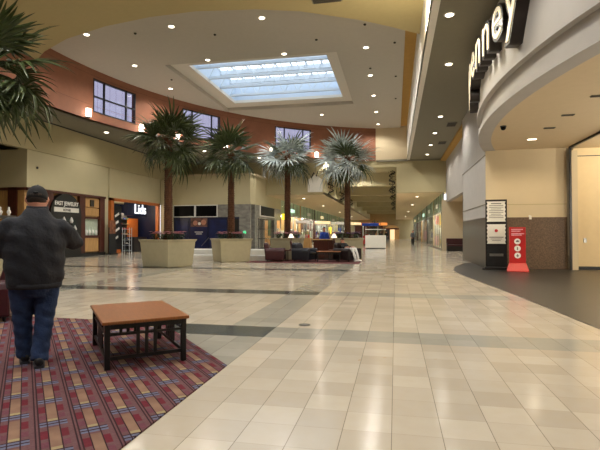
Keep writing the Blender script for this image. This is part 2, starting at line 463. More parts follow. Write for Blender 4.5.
# corridor headers, ceilings and walls
CY = 38.62
struct('wall_north_header', MB().box(-10.9, CY, 4.65, -5.95, CY + .35, H1 + .1).box(.1, CY, 4.65, 6, CY + .35, H1 + .1).box(-6.0, CY, 6.75, .15, CY + .35, H1 + .1), M['beige'])
struct('ceiling_corridor', MB().box(-11.2, CY + .34, 4.66, -5.95, 115, 4.9).box(.1, CY + .34, 4.66, 4.1, 115, 4.9), M['jcp_ceiling'])
struct('ceiling_corridor_vault', MB().box(-5.95, CY + .3, 6.75, .1, 115, 7.0).box(-6.2, CY + .35, 4.7, -5.95, 115, 7).box(.1, CY + .35, 4.7, .35, 115, 7), M['beige2'])
bm_ = MB()
for y in (42, 52, 62, 74, 87, 101): bm_.box(-5.95, y, 5.6, .1, y + .8, 6.76)
struct('ceiling_corridor_beam', bm_, M['beige2'])
struct('wall_corridor_west', MB().box(-14.6, 44.2, 0, -14.3, 115, 4.8), M['cream_wall'])
struct('wall_corridor_east', MB().box(7.2, 38.7, 0, 7.5, 115, 4.8), M['cream_wall'])
struct('wall_corridor_end', MB().box(-15, 114, 0, 7.5, 114.4, 7), M['beige'])

# right-hand wall beside the department store
e = MB()
e.box(3.45, 19.33, 1.98, 3.75, 25.6, H1 + .05)
e.box(3.95, 25.6, 2.0, 4.25, 29.3, H1 + .05)
e.box(3.95, 29.3, 3.85, 4.25, CY, H1 + .05)
e.box(3.45, 25.45, 1.98, 4.25, 25.6, H1 + .05)
struct('wall_right', e, M['greywhite'])
struct('trim_6', MB().box(3.9, 26.6, 2.0, 3.97, 27.3, H1), M['beige'])
g = MB(); g.box(3.44, 19.34, 0, 3.76, 25.6, 1.98); g.box(3.94, 25.6, 0, 4.26, 29.3, 2.0)
struct('trim_7', g, M['darkgranite'])
struct('trim_8', MB().box(3.43, 19.3, 2.48, 3.46, 25.6, 2.51).box(3.43, 19.3, 4.4, 3.46, 25.6, 4.43).box(3.93, 25.7, 2.48, 3.96, 29.3, 2.51), M['taupe_dark'])
struct('ceiling_cove_right', MB().box(3.55, 12, H1 - .14, 3.95, CY, H1 + .02), M['gold'])
struct('wall_alcove', MB().box(3.6, 38.3, 0, 7.3, CY, 4.0).box(7.0, 29, 0, 7.3, CY, 4.0).box(4.25, 29.0, 0, 7.3, 29.3, 4.0), M['cream_wall'])
struct('ceiling_alcove', MB().box(3.96, 29.3, 3.86, 7.3, CY, 4.1), M['jcp_ceiling'])

# department store entrance
DC, DR = (20.3, 13.9), 17.7
def darc(y, r=DR): return (DC[0] - math.sqrt(r * r - (y - DC[1]) ** 2), y)
def darcwall(y0, y1, zz0, zz1, out, mb, n=40, depth=.35):
    for k in range(n):
        a, b_ = y0 + (y1 - y0) * k / n, y0 + (y1 - y0) * (k + 1) / n
        mb.prism([darc(a, DR + out), darc(b_, DR + out), darc(b_, DR - depth), darc(a, DR - depth)], zz0, zz1)
f = MB()
darcwall(2.5, 19.45, 5.3, H1 + .05, .04, f)
darcwall(2.5, 19.45, 5.2, 5.3, .09, f)
darcwall(2.5, 19.45, 4.7, 5.2, -.06, f)
darcwall(2.5, 19.45, 4.58, 4.72, .05, f)
struct('wall_store_fascia', f, M['greywhite'], smooth=False)
cp = [darc(2.5, DR - .3)] + [darc(2.5 + (19.45 - 2.5) * k / 30, DR - .3) for k in range(1, 31)] + [(10.5, 19.45), (10.5, 2.5)]
struct('ceiling_store_entrance', MB().prism(cp, 4.6, 4.75), M['jcp_ceiling'])
YB = 19.3
struct('wall_store_back', MB().box(3.46, YB, 1.98, 6.35, YB + .3, 4.62), M['cream_wall'])
struct('trim_9', MB().box(3.46, YB - .02, 0, 6.35, YB + .3, 1.98), M['granite'])
struct('trim_10', MB().box(3.5, YB - .012, 2.46, 6.35, YB + .01, 2.49), M['beige'])
struct('door_1', MB().box(6.35, 19.0, 0, 6.42, 19.08, 4.6).box(6.35, 5, 4.53, 6.42, 19.08, 4.6), M['black'])
struct('trim_11', MB().box(6.42, 19.0, 0, 6.62, 19.3, 4.45), M['cream_wall'])
struct('wall_vestibule', MB().box(6.62, 19.45, .12, 10.5, 19.7, 4.6), mat('vestibule_cream_paint', '#d8c39a', .8, var=.02))
for q in ((8.6, 8.0, 2.2), (8.6, 12.5, 2.2)): point(None, q, 430, (1, .92, .8), .3)  # added lights without fixtures, out of view, to brighten the entrance soffit
point(None, (8.2, 17.5, 4.2), 160, (1, .9, .72))  # added light without a fixture, lifts the vestibule wall
struct('baseboard_vestibule', MB().box(6.62, 19.4, 0, 10.5, 19.7, .12), M['black'])
struct('trim_12', MB().box(6.62, 19.43, 4.28, 10.5, 19.46, 4.31), M['dark'])
call = tag(MB().cbox((7.0, 19.43, 1.1), (.09, .04, .16)).build('wall_switch', M['steel']), 'small steel push plate low on the cream vestibule wall', 'switch')
ent = [(4.2, 2.5), (3.2, 5.0), (2.86, 7.26), (2.74, 8.87), (2.56, 11.47), (2.31, 14.17), (2.12, 16.2), (2.08, 17.3), (2.15, 18.4), (2.4, 20.0), (2.9, 21.9), (3.45, 23.0)]
def smooth_poly(p, k=6):
    out = []
    for i in range(len(p) - 1):
        p0, p1, p2, p3 = p[max(i - 1, 0)], p[i], p[i + 1], p[min(i + 2, len(p) - 1)]
        for j in range(k):
            t = j / k
            out.append(tuple(.5 * (2 * b1 + (c1 - a1) * t + (2 * a1 - 5 * b1 + 4 * c1 - d1) * t * t + (3 * b1 - a1 - 3 * c1 + d1) * t ** 3) for a1, b1, c1, d1 in zip(p0, p1, p2, p3)))
    return out + [p[-1]]
struct('floor_store_entrance', MB().prism(smooth_poly(ent) + [(3.44, 19.28), (6.3, 19.28), (6.7, 19.4), (10.4, 19.4), (10.4, 2.5)], .0, .006), M['entry'])

# ------------------------------------------------------------------ skylight
sk = thing('skylight', 'large square skylight with white trusses in the main ceiling', 'skylight', ((ix0 + ix1) / 2, (iy0 + iy1) / 2, HC))
sk['kind'] = 'structure'
hx, hy = (ix1 - ix0) / 2, (iy1 - iy0) / 2
s = MB(); SH = 1.5
s.box(-hx - .2, -hy - .2, .4, -hx, hy + .2, SH); s.box(hx, -hy - .2, .4, hx + .2, hy + .2, SH); s.box(-hx, -hy - .2, .4, hx, -hy, SH); s.box(-hx, hy, .4, hx, hy + .2, SH)
s.build('shaft', M['bluewhite'], sk)
for k in range(4):
    y = -hy + 1.0 + k * 1.75
    t = MB(); t.box(-hx, y - .06, .38, hx, y + .06, .52); t.box(-hx, y - .06, 1.2, hx, y + .06, 1.46)
    o = t.build('truss', M['whitesteel'], sk)
    wv = MB(); nn = 8
    for q in range(nn):
        x0 = -hx + 2 * hx * q / nn; x1 = x0 + 2 * hx / nn; xm = (x0 + x1) / 2
        wv.tube([(x0, y, .45), (xm, y, 1.32)], .025, 6); wv.tube([(xm, y, 1.32), (x1, y, .45)], .025, 6)
    wv.build('web', M['whitesteel'], o)
gr = MB()
for k in range(9):
    x = -hx + 2 * hx * k / 8; gr.box(x - .03, -hy, SH - .05, x + .03, hy, SH + .03)
for k in range(5):
    y = -hy + 2 * hy * k / 4; gr.box(-hx, y - .06, SH - .05, hx, y + .06, SH + .04)
gr.build('glazing_bar', M['whitesteel'], sk)
MB().box(-hx - .1, -hy - .1, SH + .04, hx + .1, hy + .1, SH + .06).build('glass_pane', M['sky_glass'], sk)

# ------------------------------------------------------------------ lights
def downlight(loc, label, r=.105, power=0, group='recessed ceiling downlights', col=(1, .95, .87), square=False, size=150):
    t = thing('downlight', label, 'ceiling light', loc, 0, group)
    if square:
        MB().box(-r, -r * .5, -.012, r, r * .5, .012).build('trim_ring', M['plastic_w'], t)
        MB().box(-r * .85, -r * .38, -.02, r * .85, r * .38, -.008).build('lens', M['lamp_on'], t)
    else:
        MB().lathe([(r + .04, -.012), (r + .04, .012), (r, .012), (r, -.012)], 20).build('trim_ring', M['plastic_w'], t)
        MB().lathe([(r, -.022), (r * .99, -.004)], 20).build('lens', M['lamp_on'], t)
    if power: spot(t, (0, 0, -.06), power, col, size)
    return t
PW = 455
colname = {-13.03: 'near the terracotta wall', -9.07: 'left of the skylight centre', -5.18: 'under the skylight centre', -1.3: 'right of the skylight'}
for cx in (-13.03, -9.07, -5.18, -1.3):
    k = 0
    for cy in (17.8, 21.7, 25.5, 29.3, 33.3, 37.1):
        if -11.6 < cx < -2.6 and 21.85 < cy < 31.2: 
            if not (cy < 21.9): continue
        if cy > 29 and cx < -12: continue
        if cy > 33 and cx < -9: continue
        if cy > 37 and cx < -2: continue
        yy = cy if cy != 21.7 else 21.62
        downlight((cx, yy, HC - .001), 'main ceiling downlight, %s from the camera in the row %s' % (ORD[k], colname[cx]), power=PW)
        k += 1
for k, (x, y) in enumerate([(1.5, 9.2), (1.45, 13.1), (1.85, 16.95), (2.25, 24.5), (2.3, 28.5), (2.33, 32.3), (2.36, 36.1)]):
    downlight((x, y, H1 - .001), 'recessed downlight in the grey aisle ceiling, %s from the camera' % ORD[k], power=330, group='aisle downlights')
for k, (x, y) in enumerate([(4.6, 17.26), (5.6, 13.2), (6.0, 9.0)]):
    downlight((x, y, 4.6), ['rectangular downlight in the tan entrance soffit above the red sign', 'second rectangular downlight in the tan entrance soffit', 'third rectangular downlight in the tan entrance soffit'][k], r=.15, power=240, square=True, group='entrance soffit downlights', col=(1, .83, .6))
for k, a in enumerate((165.6, 150.5, 146.0, 134.0, 119.0)):
    x, y = arc(a, AR + 1.6)
    downlight((x, y, H1 - .001), 'recessed downlight in the soffit below the terracotta wall, %s from the left' % ORD[k], r=.12, power=190, group='soffit downlights')
downlight((4.9, 34.5, 3.86), 'downlight in the alcove ceiling above the dark bench', r=.12, power=70, group='alcove downlight')
# downlights added out of view in the nearer ceiling to brighten the foreground
for k, (x, y) in enumerate([(-11.5, 4), (-7.2, 8.5), (-7.2, 2), (-2.6, 5.5), (-2.6, -2), (-7.2, -5), (-12, 10.2)]):
    downlight((x, y, HN - .001), 'added out-of-view downlight in the cream near ceiling, %s of those over the rug' % ORD[k], power=900, col=(1, .97, .93), group='added near ceiling downlights')
for k, (x, y) in enumerate([(1.5, 5.2), (1.5, 1.0)]):
    downlight((x, y, H1 - .001), 'added out-of-view downlight in the aisle ceiling, %s one overhead' % ['nearer', 'rearmost'][k], power=330, group='aisle downlights')

# sconces on the terracotta wall
for i, a in enumerate((173.3, 162.7, 155.0, 144.2, 133.6, 122.9)):
    x, y = arc(a, AR - .09)
    t = thing('wall_sconce', 'lit square wall sconce %s' % ['left of the leftmost terracotta window', 'right of the leftmost terracotta window', 'left of the middle terracotta window', 'right of the middle terracotta window', 'left of the rightmost terracotta window', 'right of the rightmost terracotta window'][i], 'wall light', (x, y, 7.36), R(a), 'terracotta wall sconces')
    MB().box(-.06, -.13, 0, .1, .13, .42).build('shade', M['sconce_on'], t, bevel=.02)
    MB().box(-.07, -.14, -.03, .1, .14, 0).build('backplate', M['bronze'], t)
    point(t, (-.3, 0, .2), 26, (1, .85, .68))

# ------------------------------------------------------------------ ceiling fittings
def vent(name, label, c, d, rz=0):
    t = thing(name, label, 'vent', c, rz)
    m = MB(); m.box(-d[0] / 2, -d[1] / 2, -.015, d[0] / 2, d[1] / 2, .01); m.build('frame', M['taupe_dark'], t)
    s = MB(); k = 6
    for q in range(k):
        y = -d[1] / 2 + d[1] * (q + .5) / k; s.box(-d[0] * .46, y - d[1] * .06, -.03, d[0] * .46, y + d[1] * .06, -.012)
    s.build('grille', M['vent'], t)
vent('ceiling_vent', 'dark square vent grille in the cream near ceiling', (-2.2, 15.0, HN), (1.0, .8))
vent('ceiling_vent', 'dark slot vent in the tan soffit nearest the curved fascia', (4.63, 15.5, 4.6), (.32, .12))
vent('ceiling_vent', 'dark slot vent in the tan soffit, middle of the three', (4.62, 13.9, 4.6), (.32, .12))
vent('ceiling_vent', 'dark slot vent in the tan soffit nearest the camera', (4.67, 12.1, 4.6), (.32, .12))
vent('ceiling_vent', 'grey grille in the aisle ceiling between two far downlights', (3.0, 26.4, H1), (.5, .9))
vent('ceiling_vent', 'grey grille in the aisle ceiling at its far end', (3.0, 31.6, H1), (.5, .9))
t = thing('security_camera', 'dark dome camera under the tan entrance soffit', 'camera', (3.2, 15.0, 4.6))
MB().lathe([(.09, -.03), (.09, .0)], 18).build('mount', M['dark'], t); MB().lathe([(.01, -.13), (.05, -.115), (.075, -.08), (.08, -.03)], 18).build('dome', M['screen'], t, smooth=True)
sp = [(-1.2, 19.2), (-1.25, 24.4), (-3.4, 20.3), (-7.6, 18.9), (-10.9, 18.1), (.0, 21.3), (.05, 25.9), (.05, 30.2), (-12.2, 24.0)]
for k, (x, y) in enumerate(sp):
    o = MB().lathe([(.02, -.06), (.05, -.05), (.06, 0)], 12).build('sprinkler_head', M['vent']); o.location = (x, y, HC + .004)
    tag(o, 'tiny dark sprinkler head in the taupe main ceiling', 'sprinkler', 'sprinkler heads in the main ceiling')

# ------------------------------------------------------------------ department store sign
for k, y in enumerate((12.7, 13.4, 14.2)):
    t = thing('cove_light', 'lit slot light on the white ceiling beam, %s from the camera' % ORD[k], 'wall light', (.95, y, 7.42), 0, 'slot lights on the white beam')
    MB().box(-.03, -.22, 0, .0, .22, .07).build('housing', M['plastic_w'], t); MB().box(-.04, -.2, .01, -.03, .2, .06).build('lens', M['lamp_on'], t)
    point(t, (-.45, 0, .15), 120, (1, .88, .62), .2)
sg = thing('wall_sign', 'black sign of big lit rounded letters on the curved fascia', 'sign', (0, 0, 0))
WORD = 'jcpenney'; SZ = 1.62
adv = {'j': .30, 'c': .55, 'p': .62, 'e': .60, 'n': .61, 'y': .56}
tot = sum(adv[ch] for ch in WORD) * SZ * .93
yy = 10.55 + tot
for ch in WORD:
    wd = adv[ch] * SZ * .93; yc = yy - wd / 2; yy -= wd
    x = darc(yc)[0]; nx, ny = (x - DC[0]) / DR, (yc - DC[1]) / DR        # outward normal, towards the aisle
    ang = math.atan2(ny, nx)
    rot = Matrix.Rotation(ang + PI / 2, 4, 'Z') @ Matrix.Rotation(PI / 2, 4, 'X')
    for nm, off, dep, dist, mm in (('letter', .06, .15, .18, 'bronze'), ('letter_face', -.018, .012, .338, 'sign_on')):
        me = text_mesh(ch, SZ, dep, off, 'CENTER')
        me.transform(Matrix.Translation((x + nx * dist, yc + ny * dist, 6.02)) @ rot)
        if nm == 'letter': lo = link('letter', me, M[mm], sg)
        else: link('letter_face', me, M[mm], lo)

# ------------------------------------------------------------------ rugs
rug = [(-1.70, -1.5), (-1.70, 4.58), (-3.50, 6.58), (-9.5, 6.62), (-9.5, -1.5)]
tag(MB().prism(rug, 0, .012).build('area_rug', M['rug']), 'large patterned maroon and blue area rug under the coffee table', 'rug')
tag(MB().box(-6.9, 21.0, 0, -1.6, 24.0, .012).build('area_rug', M['redrug']), 'dark red rug under the distant lounge chairs', 'rug')

# ------------------------------------------------------------------ coffee table
def leg_box(x, y, w, h, z=0): return MB().box(x - w / 2, y - w / 2, z, x + w / 2, y + w / 2, z + h)
def slat_table(label, loc, rz, L, W, H, group=None, topm='tabletop', leg=.052):
    t = thing('coffee_table', label, 'table', loc, rz, group)
    MB().box(-L / 2 - .05, -W / 2 - .05, H - .032, L / 2 + .05, W / 2 + .05, H).build('tabletop', M[topm], t, bevel=.006)
    for sx in (-1, 1):
        for sy in (-1, 1): leg_box(sx * L / 2, sy * W / 2, leg, H - .032).build('leg', M['blackwood'], t, bevel=.003)
    for sx in (-1, 1):
        MB().box(sx * L / 2 - .012, -W / 2, H - .085, sx * L / 2 + .012, W / 2, H - .035).build('apron', M['blackwood'], t)
        MB().box(sx * L / 2 - .012, -W / 2, H * .19, sx * L / 2 + .012, W / 2, H * .19 + .035).build('stretcher', M['blackwood'], t)
        MB().box(sx * L / 2 - .01, -W / 2, H - .15, sx * L / 2 + .01, W / 2, H - .128).build('rail', M['blackwood'], t)
        for q in (-1, 0, 1): MB().box(sx * L / 2 - .008, q * .085 - .017, H * .19, sx * L / 2 + .008, q * .085 + .017, H - .05).build('slat', M['blackwood'], t)
    for sy in (-1, 1):
        MB().box(-L / 2, sy * W / 2 - .012, H - .085, L / 2, sy * W / 2 + .012, H - .035).build('apron', M['blackwood'], t)
        MB().box(-L / 2, sy * W / 2 - .012, H * .19, L / 2, sy * W / 2 + .012, H * .19 + .035).build('stretcher', M['blackwood'], t)
        MB().box(-L / 2, sy * W / 2 - .01, H - .15, L / 2, sy * W / 2 + .01, H - .128).build('rail', M['blackwood'], t)
        for q in (-2, -1, 0, 1, 2): MB().box(q * .085 - .017, sy * W / 2 - .008, H * .19, q * .085 + .017, sy * W / 2 + .008, H - .05).build('slat', M['blackwood'], t)
    return t
slat_table('brown wood topped coffee table with black slatted legs on the patterned rug', (-2.89, 4.865, .012), R(130.4), 1.18, .757, .478)
slat_table('small slatted coffee table between the distant lounge chairs', (-3.15, 22.35, .012), R(8), 1.05, .6, .5)

# ------------------------------------------------------------------ armchairs
def armchair(label, loc, rz, m):
    t = thing('armchair', label, 'armchair', loc, rz, None)
    MB().box(-.36, -.42, .08, .36, .40, .30).build('seat_base', m, t, bevel=.03)
    MB().box(-.32, -.46, .30, .32, .28, .46).build('seat_cushion', m, t, bevel=.05)
    b = MB(); b.loft([[(-.42, .22, .1), (.42, .22, .1), (.42, .45, .1), (-.42, .45, .1)], [(-.42, .24, .5), (.42, .24, .5), (.42, .50, .5), (-.42, .50, .5)], [(-.40, .32, .80), (.40, .32, .80), (.40, .54, .80), (-.40, .54, .80)], [(-.34, .38, .90), (.34, .38, .90), (.34, .52, .90), (-.34, .52, .90)]])
    b.build('backrest', m, t, bevel=.04)
    for sx in (-1, 1):
        a = MB(); pr = [(0, .08), (.2, .08), (.22, .5), (.19, .6), (.1, .64), (.01, .6), (-.02, .5)]
        a.loft([[(sx * (.34 + px), y, pz) for px, pz in pr] for y in (-.46, -.40, .3, .46)])
        a.build('armrest', m, t, bevel=.03)
        for sy in (-.36, .36): MB().lathe([(.022, 0), (.032, .09)], 10, (sx * .42, sy, 0)).build('foot', M['blackwood'], t)
    return t
armchair('maroon leather armchair at the rug edge left of the standing man', (-6.42, 6.35, .012), R(-60), M['maroon'])
armchair('maroon leather armchair left of the navy one', (-5.75, 22.2, .012), R(100), M['maroon'])
armchair('navy leather armchair beside the maroon one under the third palm', (-4.32, 22.4, .012), R(75), M['navy'])
armchair('black-brown armchair in which a man in white trousers lounges', (-2.3, 22.85, .012), R(60), M['darkchair'])

# side tables and lamps
for lab, lab2, x, y in (('small dark side table between the maroon and navy armchairs', 'table lamp with small white shade between the maroon and navy armchairs', -5.02, 22.45), ('small dark side table beside the brown wooden kiosk', 'table lamp with small white shade in front of the wooden kiosk', -3.0, 23.2)):
    t = thing('side_table', lab, 'table', (x, y, .012))
    MB().box(-.25, -.25, .5, .25, .25, .54).build('tabletop', M['mahogany'], t)
    for a in (-1, 1):
        for b in (-1, 1): leg_box(a * .21, b * .21, .04, .5).build('leg', M['blackwood'], t)
    t = thing('table_lamp', lab2, 'lamp', (x, y, .552))
    MB().lathe([(.09, 0), (.09, .03), (.03, .06), (.05, .25), (.07, .38), (.03, .5), (.02, .62)], 16).build('base', M['mahogany'], t, smooth=True)
    MB().lathe([(.15, .60), (.05, .80)], 18).build('shade', M['lampshade'], t)

# ------------------------------------------------------------------ planters, palms, flowers
def planter(label, x, y, rz, sb=.70, st=.79, h=1.12):
    t = thing('planter', label, 'planter', (x, y, 0), rz, None)
    def sq(a, z): return [(-a, -a, z), (a, -a, z), (a, a, z), (-a, a, z)]
    MB().loft([sq(sb * .97, 0), sq(sb, .04), sq(st * .985, h - .12), sq(st + .03, h - .05), sq(st + .05, h), sq(st - .05, h), sq(st - .07, h - .16)]).build('tub', M['planter'], t, bevel=.01)
    MB().loft([sq(st - .075, h - .17), sq(st - .075, h - .1)]).build('soil', M['soil'], t)
    return t

def frond_mesh(droop, seed, leafm, pet=.55, L=1.02):
    rnd = random.Random(seed); m = MB()
    # petiole
    pts = [Vector((pet * k / 5, 0, .05 * math.sin(PI * k / 5))) for k in range(6)]
    m.tube(pts, [.02, .018, .016, .014, .013, .012], 5)
    o = pts[-1]; n = 17
    for i in range(n):
        a = R(-100 + 200 * i / (n - 1) + rnd.uniform(-3, 3)); l = L * (1 - .25 * abs(a) / R(100)) * rnd.uniform(.75, 1.08)
        d = Vector((math.cos(a), math.sin(a), 0)); sd = Vector((-math.sin(a), math.cos(a), 0))
        dr = droop * rnd.uniform(.7, 1.4); prev = None; ks = [0, .3, .6, .82, 1.0]; ws = [.012, .034, .032, .017, .003]
        lift = rnd.uniform(-.05, .06)
        for j, k in enumerate(ks):
            fold = math.sin(abs(a)) * .10 * k
            z = -dr * l * k ** 2.4 + fold + lift * k
            reach = l * k * (1 - .33 * dr * k ** 2)
            cpt = o + d * reach + Vector((0, 0, z)); wv = ws[j]
            row = [cpt - sd * wv - Vector((0, 0, .0)), cpt + Vector((0, 0, -wv * .5)), cpt + sd * wv]
            b = len(m.v); m.v += [tuple(q) for q in row]
            if prev is not None:
                m.f += [(prev, prev + 1, b + 1, b), (prev + 1, prev + 2, b + 2, b + 1)]
            prev = b
    me = m.mesh('palm_frond', fixn=False); me.materials.append(leafm)
    return me
FRG = {k: [frond_mesh(d, i, M[k]) for i, d in enumerate((.16, .3, .5, .22))] for k in ('frond', 'frond_skylit')}
def trunk_mesh(h, seed):
    rnd = random.Random(seed); m = MB(); n = 22; rings = []; k = 0; z = 0
    while z < h:
        base = .17 - .035 * z / h + (.05 * max(0, 1 - z / .5)) + (.04 * max(0, 1 - (h - z) / .5))
        for dz, e in ((0, 0), (.06, .022), (.075, -.004)):
            rings.append([((base + e * (.6 + .4 * math.sin(5 * 2 * PI * i / n + k * 1.1)) + rnd.uniform(-.006, .006)) * math.cos(2 * PI * i / n), (base + e * (.6 + .4 * math.sin(5 * 2 * PI * i / n + k * 1.1)) + rnd.uniform(-.006, .006)) * math.sin(2 * PI * i / n), z + dz + (.01 * math.sin(5 * 2 * PI * i / n + k)) if z > 0 else z + dz) for i in range(n)])
        z += .09; k += 1
    m.loft(rings); return m
TRH = 4.45
TM = trunk_mesh(TRH, 3)
tm = TM.mesh('palm_trunk'); tm.materials.append(M['trunk'])
def palm(label, x, y, z, rz, seed, s=1.0, hub=None, leafk='frond'):
    FR = FRG[leafk]
    rnd = random.Random(seed)
    t = thing('palm_tree', label, 'palm', (x, y, z), rz, None)
    H = (hub if hub else TRH); o = link('trunk', tm, None, t); o.scale = (1, 1, H / TRH)
    N = 32
    for k in range(N):
        q = k / (N - 1); el = (80 if seed < 23 else 66) - (128 if seed < 23 else 112) * q ** .9 + rnd.uniform(-12, 12); az = k * 137.5 + rnd.uniform(-14, 14)
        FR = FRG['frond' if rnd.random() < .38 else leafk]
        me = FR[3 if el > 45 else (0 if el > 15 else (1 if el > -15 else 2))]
        f = link('frond', me, None, t)
        f.location = (.05 * math.cos(R(az)), .05 * math.sin(R(az)), H - .05 - .22 * q)
        f.rotation_euler = (rnd.uniform(-.7, .7), -R(el), R(az)); sc_ = s * rnd.uniform(.78, 1.14) * (1 if el > -30 else .92)
        f.scale = (sc_, sc_, sc_)
    h = MB(); h.sphere((0, 0, H - .06), .19, 12, 8, (1, 1, 1.4)); h.build('crown_heart', M['trunk'], t, smooth=True)
    return t
def flower_mesh(seed):
    rnd = random.Random(seed); lf = MB(); bl = MB()
    for k in range(34):
        a = rnd.uniform(0, 2 * PI); r = rnd.uniform(.02, .17); z = rnd.uniform(.08, .24); d = Vector((math.cos(a), math.sin(a), rnd.uniform(-.3, .5))).normalized(); sd = d.cross(Vector((0, 0, 1))).normalized()
        p = Vector((math.cos(a) * r, math.sin(a) * r, z)); l = rnd.uniform(.07, .12)
        b = len(lf.v); lf.v += [tuple(p), tuple(p + d * l * .5 + sd * l * .3), tuple(p + d * l), tuple(p + d * l * .5 - sd * l * .3)]; lf.f.append((b, b + 1, b + 2, b + 3))
    for k in range(6):
        a = 2 * PI * k / 6; lf.tube([(0, 0, -.02), (math.cos(a) * .07, math.sin(a) * .07, .13), (math.cos(a) * .12, math.sin(a) * .12, .24)], .008, 5)
    for k in range(9):
        a = rnd.uniform(0, 2 * PI); r = rnd.uniform(0, .17); c_ = Vector((math.cos(a) * r, math.sin(a) * r, rnd.uniform(.22, .31)))
        for j in range(7):
            b_ = 2 * PI * j / 7; d = Vector((math.cos(b_), math.sin(b_), .35)); sd = Vector((-math.sin(b_), math.cos(b_), 0)); l = .07
            b = len(bl.v); bl.v += [tuple(c_), tuple(c_ + d * l * .55 + sd * l * .32), tuple(c_ + d * l), tuple(c_ + d * l * .55 - sd * l * .32)]; bl.f.append((b, b + 1, b + 2, b + 3))
    a = lf.mesh('flower_foliage', False); a.materials.append(M['leaf'])
    return a, bl
FM = []
for sd in (1, 2, 3):
    a, bl = flower_mesh(sd); pk = bl.mesh('blossom_pink', False); pk.materials.append(M['pink']); pp = bl.mesh('blossom_lilac', False); pp.materials.append(M['purple'])
    FM.append((a, pk, pp))
# (x, y, planter rotation, palm rotation, names)
PAL = [(-9.98, 9.85, 20, 10, 'the nearest palm at the left edge', 'partly hidden behind the standing man'),
       (-9.22, 17.9, 72, 40, 'the palm beside the cap shop', 'in front of the cap shop'),
       (-7.87, 21.75, 38, 100, 'the palm before the blue poster wall', 'in front of the blue poster wall'),
       (-5.55, 23.95, 5, 200, 'the palm behind the navy armchair', 'behind the maroon and navy armchairs'),
       (-2.5, 24.95, 8, 300, 'the palm behind the black-brown armchair', 'behind the lounging man in white trousers')]
PLAB = ['large fan palm cut off by the left edge, nearest the camera', 'tall fan palm growing from the putty planter near the cap shop', 'fan palm in the planter before the blue poster wall', 'pale fan palm behind the navy armchair', 'pale fan palm rightmost of the row, behind the black-brown armchair']
for i, (x, y, rp, rl, nm, pl) in enumerate(PAL):
    planter('square putty planter %s' % pl, x, y, R(rp))
    palm(PLAB[i], x, y, 1.02, R(rl), 20 + i, [1.36, 1.22, 1.18, 1.18, 1.18][i], [4.55, 4.25, 4.3, 4.4, 4.35][i], 'frond_skylit' if i > 2 else 'frond')
    for k in range(10):
        a = k * 36 + 12; ca, sa = math.cos(R(a)), math.sin(R(a)); q = .47 / max(abs(ca), abs(sa)); lx, ly = ca * q, sa * q
        c_, s_ = math.cos(R(rp)), math.sin(R(rp))
        v = FM[k % 3]
        t = thing('flowering_plant', '%s flowering plant around %s' % ('lilac' if i == 4 else 'pink', nm), 'flower', (x + lx * c_ - ly * s_, y + lx * s_ + ly * c_, 1.06), R(a), 'flowers around %s' % nm)
        t.scale = (1.25, 1.25, 1.2)
        link('foliage', v[0], None, t); link('blossom', v[2] if i == 4 else v[1], None, t)

# white marble steps between the planters
st_ = thing('steps', 'white marble steps between the putty planters', 'steps', (-8.3, 22.5, 0))
MB().box(-3.4, -.2, 0, 2.2, 2.6, .26).build('tread', M['whitestep'], st_, bevel=.01)
MB().box(-3.4, .7, .26, 2.2, 2.6, .5).build('tread', M['whitestep'], st_, bevel=.01)

# ------------------------------------------------------------------ people
def hand(m, wrist, d, nrm, side, curl=.9, s=1.0):
    """palm, four fingers and a thumb joined to the wrist; d = along the hand, nrm = back of hand"""
    d = Vector(d).normalized(); nrm = Vector(nrm); nrm = (nrm - d * nrm.dot(d)).normalized(); sd = d.cross(nrm) * side; w = Vector(wrist)
    m.tube([w, w + d * .045 * s, w + d * .09 * s], [.026 * s, .036 * s, .034 * s], 10, True)
    m.tube([w + sd * .02 * s + d * .03 * s, w + sd * .026 * s + d * .085 * s], .022 * s, 8, True); m.tube([w - sd * .02 * s + d * .03 * s, w - sd * .026 * s + d * .085 * s], .022 * s, 8, True)
    for k, l in enumerate((.072, .082, .076, .058)):
        o = w + d * .088 * s + sd * (.03 - .02 * k) * s; p = [o]; a = 0
        for j, fr in enumerate((.45, .32, .23)):
            a += curl * (.5 + .25 * j); dd = d * math.cos(a) - nrm * math.sin(a); p.append(p[-1] + dd * l * fr * s)
        m.tube([o - d * .03 * s] + p, [.0095 * s, .0095 * s, .009 * s, .0085 * s, .0075 * s], 7, True)
    o = w + d * .03 * s + sd * .03 * s; t1 = o + (d * .6 + sd * .6 - nrm * .35).normalized() * .045 * s; t2 = t1 + (d * .85 + sd * .1 - nrm * .5).normalized() * .035 * s
    m.tube([o - sd * .012 * s, o, t1, t2], [.013 * s, .012 * s, .0105 * s, .009 * s], 7, True)

def head_mb(c, yaw=0, pitch=0, s=1.0):
    m = MB()
    prof = [(-.115, .045, .05, .02), (-.10, .055, .075, .012), (-.06, .066, .092, .004), (-.02, .074, .10, 0), (.03, .078, .102, -.004), (.07, .072, .096, -.008), (.10, .052, .072, -.01), (.118, .02, .03, -.01)]
    m.ell([(0, cy, z, rx, ry) for z, rx, ry, cy in prof], 24)
    m.tube([(0, .092, .02), (0, .118, -.02), (0, .108, -.028)], [.011, .016, .012], 8, True)     # nose
    m.tube([(-.024, .088, -.062), (0, .098, -.062), (.024, .088, -.062)], .008, 6, True)          # mouth
    for sx in (-1, 1):
        m.sphere((sx * .03, .085, .012), .012, 8, 6)
        m.tube([(sx * .075, .0, -.03), (sx * .086, -.012, .0), (sx * .082, -.004, .03)], [.012, .018, .012], 7, True)
    mt = Matrix.Translation(c) @ Matrix.Rotation(yaw, 4, 'Z') @ Matrix.Rotation(pitch, 4, 'X') @ Matrix.Scale(s, 4)
    return m.xf(mt), mt

